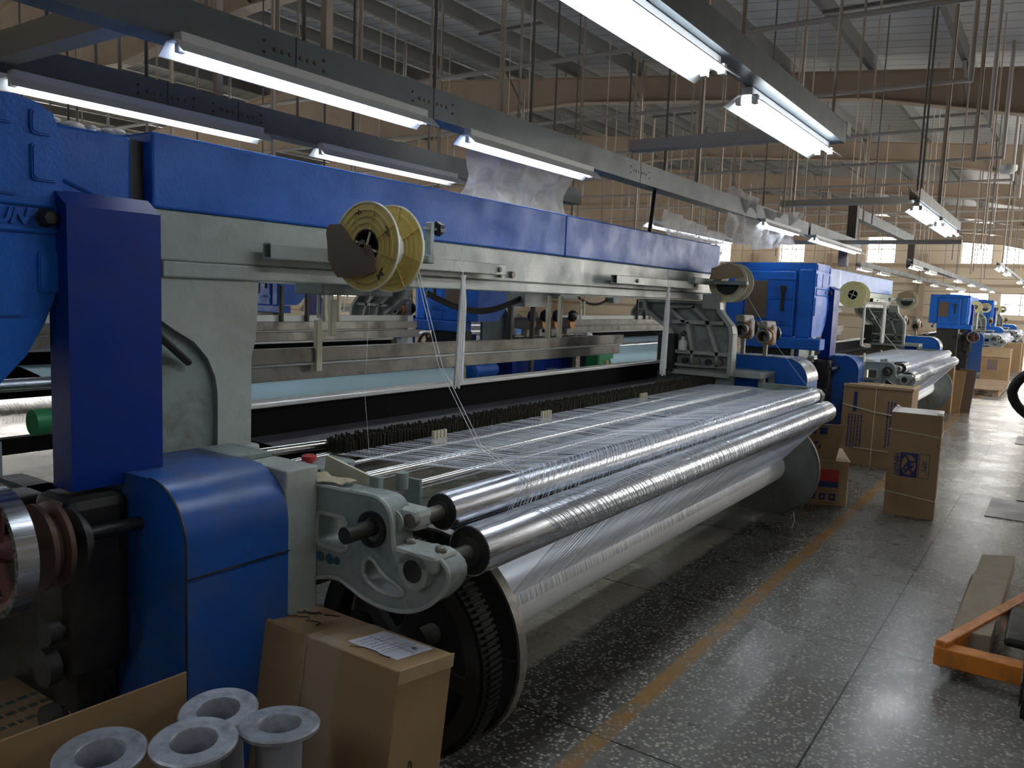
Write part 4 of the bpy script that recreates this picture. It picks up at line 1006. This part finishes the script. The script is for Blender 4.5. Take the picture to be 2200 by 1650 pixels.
def face_text(T, txt, size, m, mw, name='printed_word', bold=0):
    loc, rot = T.location.copy(), T.rotation_euler.copy(); T.location = (0, 0, 0)
    o = text_mesh(txt, size, .0006, m, name, T, mw, bold=bold); T.location = loc; return o
# nearest tall carton, leaning on the beam flange
T = carton('tall brown carton with a paper note and marker scribble on top, nearest the camera', (1.345, 1.285, .0), 0, (.220, .60, .665), tilt=(0, R(8.0)), tape=False)
T.location = (1.340, 1.285, .0)
b = MB(); b.box(-.008, -.002, .33, .60, .12, .672, .001); b.box(-.014, -.008, .335, .6, .0, .669, .001); onface(T, 'side_flap', b, CARD)
b = MB(); b.box(.0, .22, -.005, -.001, .63, .667, .001); onface(T, 'edge_flap', b, CARDL)
b = MB(); b.box(-.0105, .04, .20, .335, .15, .667); b.box(.0, .22, .255, .30, .664, .6665); onface(T, 'packing_tape', b, TAPE)
b = MB(); b.box(.055, .20, .055, .235, .6655, .6665); nt_ = onface(T, 'paper_note', b, PAPER)
b = MB(); q = random.Random(8)
for r_ in range(6):
    y = .215 - .018*r_; x = .07
    while x < .12 + .03*(r_ % 3):
        w_ = q.uniform(.004, .011); b.tube([(x, y, .6668), (x+w_*.5, y+q.uniform(-.003, .003), .6668), (x+w_, y+q.uniform(-.002, .002), .6668)], .0006, 4); x += w_+.004
b.tube([(.062, .11, .6668), (.195, .11, .6668)], .0004, 4); b.tube([(.13, .06, .6668), (.13, .23, .6668)], .0004, 4); b.tube([(.15, .07, .667), (.155, .09, .667), (.165, .08, .667), (.16, .1, .667)], .0008, 4)
onface(T, 'handwriting', b, INKB)
b = MB()
for pts in (((.06, .52), (.075, .50), (.07, .49), (.09, .475), (.085, .465), (.11, .45), (.10, .44)), ((.10, .53), (.115, .51), (.11, .50), (.135, .485), (.13, .47), (.155, .455)), ((.12, .505), (.13, .515), (.14, .50), (.135, .49), (.15, .47), (.165, .468), (.16, .45)), ((.04, .54), (.05, .535)), ((.045, .515), (.052, .51)), ((.03, .50), (.037, .495)), ((.16, .44), (.175, .425), (.18, .41), (.19, .405)), ((.08, .43), (.10, .40), (.095, .385), (.075, .38))):
    b.tube([(x, y, .667) for x, y in pts], .0016, 5)
onface(T, 'marker_writing', b, INKB)
b = MB(); b.tube([(.03, .20, .6675), (.05, .17, .6685), (.055, .13, .668), (.045, .10, .6675), (.05, .075, .6675)], .0012, 5); tag(onface(T, 'string_end', b, INKB))
b = MB(); b.tube([(.08, -.002, .40), (.085, -.002, .415), (.092, -.002, .41), (.095, -.002, .385)], .0014, 5); onface(T, 'pen_mark', b, INKB)

# tall printed carton standing in the aisle
HG = carton('tall upright yarn carton with blue logo and lettering, alone in the aisle', (6.82, .705, 0), R(5), (.37, .355, .81), tape=False)
def sideword(txt, y, z, size, bold=.001):
    # letters on the -x face, turned to read downwards
    mw = Matrix.Translation((-.0008, y, z)) @ Matrix.Rotation(R(90), 4, 'X').to_4x4()
    mw = Matrix.Translation((-.0008, y, z)) @ Matrix(((0, 0, -1, 0), (0, 1, 0, 0), (1, 0, 0, 0), (0, 0, 0, 1)))
    # text x axis -> -z (downwards), text y axis -> -(-y)... seen from -x, up of the letters points to the right (-y)
    mw = Matrix.Translation((-.0008, y, z)) @ Matrix(((0, 0, -1, 0), (0, -1, 0, 0), (-1, 0, 0, 0), (0, 0, 0, 1)))
    return face_text(HG, txt, size, INK, mw, bold=bold)
sideword('HENGYI', .29, .41, .047, .0014)
sideword('DTY', .097, .41, .040, .0012)
b = MB(); b.prism([(.06, .315), (.135, .315), (.135, .505), (.06, .505)], 'X', -.0010, 0, [[(.064, .319), (.131, .319), (.131, .501), (.064, .501)]]); onface(HG, 'word_frame', b, INK)
b = MB(); b.prism(rrect(.142, .266, .315, .505, .005), 'X', -.0010, 0, [[(.204+.050*math.cos(R(12*k)), .41+.078*math.sin(R(12*k))) for k in range(30)]]); lg = onface(HG, 'printed_logo', b, INK)
b = MB()
for pts in (((.205, .452), (.192, .440), (.180, .425), (.176, .405), (.168, .400)), ((.150, .432), (.163, .425), (.176, .428), (.190, .420), (.207, .400), (.214, .385)), ((.158, .372), (.166, .384), (.178, .388), (.186, .400), (.190, .420)), ((.20, .372), (.196, .384), (.182, .392), (.168, .400), (.158, .41))):
    b.tube([(-.0005, .204+(y-.185)*1.2, .41+(z-.41)*1.6) for y, z in pts], .0075, 6)
onface(HG, 'logo_swirl', b, INK)
for z0, sag in ((.665, .02), (.175, .025)):
    b = MB(); w_ = .007
    loop = [(-.004, .36, z0+.012), (-.005, .18, z0-.2*sag), (-.004, -.002, z0-sag), (.18, -.005, z0-sag*.2), (.374, -.002, z0), (.374, .358, z0), (.18, .36, z0), (-.004, .36, z0+.012)]
    b.tube(loop, .0035, 6); onface(HG, 'strap', b, REELW)
b = MB(); b.box(0, .37, 0, .355, .81, .8125)
for cx, cy in ((.34, .33), (.03, .03), (.05, .02)):
    b.tube([(cx-.04, cy, .815), (cx, cy+.01, .828), (cx+.03, cy-.01, .816), (cx+.01, cy-.03, .80)], .006, 6)
onface(HG, 'plastic_wrap', b, mat('white_wrap', (.62, .60, .56), .25))
# low open carton with red label
RB = carton('low brown carton with red label and open lid flap, beside the beam flange', (6.79, 1.335, 0), R(22), (.62, .50, .37), tape=False)
b = MB(); b.box(-.001, 0, .07, .25, .17, .295); rl = onface(RB, 'red_label', b, INKR)
b = MB(); b.box(-.0015, -.0005, .07, .25, .165, .20); b.box(-.0012, 0, .07, .25, .15, .17); onface(RB, 'label_band', b, INK)
b = MB()
for k in range(3): b.prism(rrect(.085+.075*k, .135+.075*k, .045, .10, .003), 'X', -.001, 0, [circ(.11+.075*k, .072, .012, 14)])
onface(RB, 'handling_icon', b, INK)
b = MB(); b.box(-.0008, 0, .09, .21, .02, .025); onface(RB, 'small_print', b, INKB)
b = MB(); b.prism([(.10, .0), (.50, .0), (.50, .29), (.06, .31)], 'X', .02, .026); fl = b.bm
bmesh.ops.rotate(fl, verts=fl.verts, cent=(.02, 0, 0), matrix=Matrix.Rotation(R(-14), 3, 'Y')); bmesh.ops.translate(fl, verts=fl.verts, vec=(0, 0, .372)); lid = onface(RB, 'lid_flap', b, CARD)
b = MB()
for k in range(3): b.prism(rrect(.19+.085*k, .245+.085*k, .22, .28, .003), 'X', .0165, .0195, [])
b.box(.0165, .0195, .17, .46, .292, .296)
for a in range(3):
    r0 = [(.26+.03*math.cos(R(120*a+90+d)), .12+.03*math.sin(R(120*a+90+d))) for d in (-40, 20)]; b.tube([(.018, p[0], p[1]) for p in r0], .008, 5)
fl = b.bm; bmesh.ops.rotate(fl, verts=fl.verts, cent=(.02, 0, 0), matrix=Matrix.Rotation(R(-14), 3, 'Y')); bmesh.ops.translate(fl, verts=fl.verts, vec=(0, 0, .372)); onface(RB, 'printed_icon', b, INK)
b = MB(); b.box(.05, .45, -.02, .48, .375, .381, 0, Matrix.Rotation(R(-6), 3, 'Y')); b.box(.2, .5, .02, .4, .385, .391, 0, Matrix.Rotation(R(-9), 3, 'Y')); onface(RB, 'inner_flap', b, CARDL)
b = MB(); b.tube([(-.003, -.003, 0), (.05, -.003, .37), (.06, 0, .376), (.06, .3, .385)], .003, 5); onface(RB, 'strap', b, REELW)
# big carton behind it
BG = carton('big tall carton with vertical blue print, in front of the second loom', (8.74, 1.19, 0), R(2), (.55, .64, .81))
q = random.Random(2)
b = MB(); b.box(-.001, 0, .50, .535, .55, .75); onface(BG, 'print_block', b, INK)
b = MB(); b.box(-.001, 0, .13, .16, .05, .15); onface(BG, 'print_block', b, INK)
for y in (.44, .47, .50, .53, .56, .14, .17, .20):
    z = .52 if y > .3 else .68
    b = MB()
    while z > (.20 if y > .3 else .22):
        h = q.uniform(.012, .035); b.box(-.001, 0, y, y+.014, z-h, z); z -= h+.006
    onface(BG, 'print_line', b, INK)
b = MB(); b.tube([(-.004, .33, .0), (-.004, .33, .815), (.5, .33, .815)], .004, 5); b.tube([(-.004, .64, .62), (-.005, .33, .56), (-.004, 0, .53)], .005, 5); b.tube([(-.004, .5, .18), (-.004, 0, .17)], .004, 5); onface(BG, 'strap', b, REELW)
b = MB(); b.box(-.01, .02, 0, .64, .80, .83, .004); b.box(0, .55, -.01, .02, .80, .825, .004); onface(BG, 'folded_edge', b, CARDL)
# far cartons by the third loom
for k, (x, y, rz, d, lb) in enumerate(((21.9, 1.02, 0, (.6, .58, .79), 'brown carton with folded front flap in front of the third loom'), (26.2, .98, 0, (.6, .6, .8), 'carton standing behind the flap carton, by the third loom'), (27.1, .96, 0, (.5, .6, .78), 'strapped carton behind the others near the third loom'), (14.35, 1.40, R(-3), (.1, .5, .80), 'thin flat carton board leaning upright at the end of the second beam'))):
    c = carton(lb, (x, y, 0), rz, d)
    if k == 0:
        b = MB(); b.box(-.03, -.004, .0, .58, .58, .78, .002); onface(c, 'front_flap', b, CARDL)
        b = MB()
        for i in range(7): b = MB(); b.box(-.001, 0, .25+.03*i, .262+.03*i, .28, .52); onface(c, 'print_line', b, INK)
for k, (x, y) in enumerate(((14.45, 1.28), (14.62, 1.15))):
    b = MB(); b.box(x, x+.02, y-.02, y+.22, 0, .68+.02*k, .002, Matrix.Rotation(R(4), 3, 'X'))
    tag(b.build('cardboard_sheet', CARDD if k else CARD), ['brown cardboard sheet leaning at the right end of the second loom', 'darker cardboard sheet leaning in front of the brown one'][k], 'cardboard')
# pallet
T = thing('wooden_pallet', 'low wooden pallet in the cross aisle before the third loom', 'pallet', (19.3, 1.4, 0))
for k in range(5):
    b = MB(); b.box(18.0+.55*k, 18.45+.55*k, .95+.0*k, 1.85, .115, .135); b.build('deck_board', WOOD, T)
for y in (.97, 1.38, 1.75):
    for x in (18.05, 19.2, 20.4):
        b = MB(); b.box(x, x+.14, y, y+.1, .022, .115); b.build('block', WOOD, T)
    b = MB(); b.box(18.05, 20.6, y, y+.1, 0, .022); b.build('runner', WOOD, T)

# open carton with galvanised bobbins, lower left
OC = thing('open_carton', 'open carton holding grey metal bobbins, lower left corner', 'carton', (.8, 1.45, 0))
b = MB(); b.box(.48, 1.125, 1.705, 1.711, 0, .645, .001, Matrix.Rotation(R(-3), 3, 'Z'), Vector((1.1, 1.7, 0))); b.box(.48, .486, 1.17, 1.70, 0, .64); b.box(.48, 1.2, 1.17, 1.176, 0, .30); b.box(.48, 1.2, 1.17, 1.70, 0, .006); b.build('body', CARD, OC)
b = MB(); b.box(1.2, 1.206, 1.176, 1.66, 0, .30); b.build('folded_side', CARDL, OC)
BOB = None
def bobbin(label, x, y, zt, tx, ty):
    T = thing('metal_bobbin', label, 'bobbin', (0, 0, 0), 'metal bobbins in the open carton')
    R_, rh, rb = .087, .046, .048; h = .30
    b = MB(); b.lathe([(-h, R_), (-h, rb), (-.012, rb), (-.008, R_-.01), (-.012, R_), (-.004, R_+.001), (0, R_-.003), (-.001, rh+.002), (-.004, rh), (-h, rh)], (0, 0, 0), 'Z', 56, closed=True)
    o = b.build('flange', GALV); o.data.transform(Matrix.Translation(o.location)); o.location = (0, 0, 0); o.parent = T
    b = MB(); b.lathe([(-h+.02, .0505), (-.016, .0505), (-.016, .0485), (-h+.02, .0485)], (0, 0, 0), 'Z', 40, closed=True)
    o = b.build('barrel', mat('satin_grey_barrel', (.27, .28, .32), .45, metal=.3)); o.data.transform(Matrix.Translation(o.location)); o.location = (0, 0, 0); o.parent = T
    T.location = (x, y, zt); T.rotation_euler = (tx, ty, 0)
    return T
bobbin('metal bobbin at the back of the open carton, lowest of the four', 1.080, 1.515, .632, R(3), R(-5))
bobbin('metal bobbin at the right, leaning beside the tall carton', 1.118, 1.350, .640, R(-2), R(3))
bobbin('metal bobbin at the front middle of the group of four', .948, 1.412, .655, R(2), R(-2))
bobbin('metal bobbin farthest left, cut by the bottom of the picture', .812, 1.525, .650, R(4), R(-3))
# flat carton with faded print, far left
FC = carton('old flat carton with faded print lying under the handwheel, far left', (.55, 2.12, 0), R(2), (.60, .33, .42), m=CARD)
b = MB(); q = random.Random(6)
for r_ in range(3):
    x = .28; b = MB()
    while x < .50: w_ = q.uniform(.012, .03); b.box(x, x+w_, .05+.06*r_, .068+.06*r_, .4205, .4212); x += w_+.008
    onface(FC, 'faded_print', b, mat('faded_green_ink', (.06, .09, .06), .8))
# twig broom and frayed rope under the wheel
b = MB(); q = random.Random(9)
for k in range(40):
    x0 = 1.0+q.uniform(-.04, .04); b.tube([(x0, 2.75+q.uniform(-.03, .03), .72), (x0+q.uniform(-.05, .05), 2.75, .55), (x0+q.uniform(-.09, .09), 2.75+q.uniform(-.05, .05), .38+q.uniform(0, .1))], .003, 4)
tag(b.build('frayed_threads', BLACK), 'dark tangle of frayed threads hanging under the handwheel', 'threads', kind='stuff')

# paper gloves / rag on the bracket
b = MB(); b.grid(lambda u, v: Vector((1.62+.07*v+.01*math.sin(u*9), 1.70+.16*u, 1.026+.010*noise.noise(Vector((u*5, v*4, 2)))+.004)), 12, 5)
tag(b.build('work_glove', mat('dirty_cloth', (.42, .36, .26), .9, bump=.6, bscale=60)), 'dirty cream work glove lying on the front bracket arm', 'glove')

# ---------------------------------------------------------------- beam trolley, lower right
T = thing('beam_trolley', 'orange steel beam trolley with black loop handle, lower right edge', 'trolley', (4.3, .1, 0))
b = MB(); b.box(3.84, 3.93, -.06, .345, .07, .15, .004); b.build('cross_plate', ORANGE, T)
ang_ = math.atan2(-.27, .92)
b = MB(); b.box(3.86, 4.99, .29, .34, .14, .175, .006, Matrix.Rotation(ang_, 3, 'Z'), Vector((3.88, .33, .15))); b.box(3.86, 4.99, .30, .335, .06, .14, .004, Matrix.Rotation(ang_, 3, 'Z'), Vector((3.88, .33, .15))); b.build('side_channel', ORANGE, T)
b = MB(); b.box(3.95, 4.5, -.5, .0, .10, .30, .02); b.box(4.0, 4.9, -.3, -.22, .25, .55, .01); b.box(4.10, 4.6, -.10, .10, .13, .17, .015); b.build('base_frame', BLACK, T)
b = MB(); b.lathe([(-.04, .08), (.04, .08)], (3.72, -.03, .08), 'Y', 32); b.lathe([(-.045, .03), (.045, .03)], (3.72, -.03, .08), 'Y', 20); b.build('wheel', RUB, T)
b = MB(); b.box(3.66, 4.0, -.075, -.07, .06, .16, .002); b.box(3.66, 4.0, .012, .018, .06, .16, .002); b.build('wheel_fork', IRON, T)
hx, hy, hz = 4.20, .025, 1.255
pts = []
for k in range(29):
    a = 2*math.pi*k/28; pts.append((hx-.05*math.sin(a), hy+.150*math.cos(a)*(1-.1*abs(math.sin(a))), hz+.125*math.sin(a)))
b = MB(); b.tube(pts + [pts[1]], .021, 12, cap=False); b.build('loop_handle', RUB, T)
b = MB(); b.tube([(4.24, .02, 1.14), (4.32, -.10, .7), (4.42, -.26, .28)], .02, 12); b.build('handle_bar', BLACK, T)
b = MB(); b.prism([(4.08, .305), (4.10, .15), (5.60, .125), (5.50, .29)], 'Z', .055, .16); b.prism([(4.02, .33), (4.12, .30), (5.42, .29), (5.45, .33)], 'Z', .0, .05)
tag(b.build('cardboard_pad', mat('dusty_board', (.30, .245, .175), .85, dirt=(.2, .16, .11), dscale=6, damt=.6)), 'long dusty cardboard strip lying on the floor beside the orange trolley', 'cardboard')
# sunken floor hatch covers
for k, (x, y0) in enumerate(((7.3, -.9), (11.7, -.9))):
    b = MB(); b.box(x, x+.75, y0, .40, .0, .006, .001); b.box(x+.8, x+1.6, y0, .22, .0, .008, .001)
    tag(b.build('floor_hatch', mat('hatch_plate', (.17, .17, .165), .35, dirt=(.1, .1, .1), dscale=4, damt=.5)), ['steel floor hatch plate nearer the trolley', 'steel floor hatch plate farther up the aisle'][k], 'hatch')
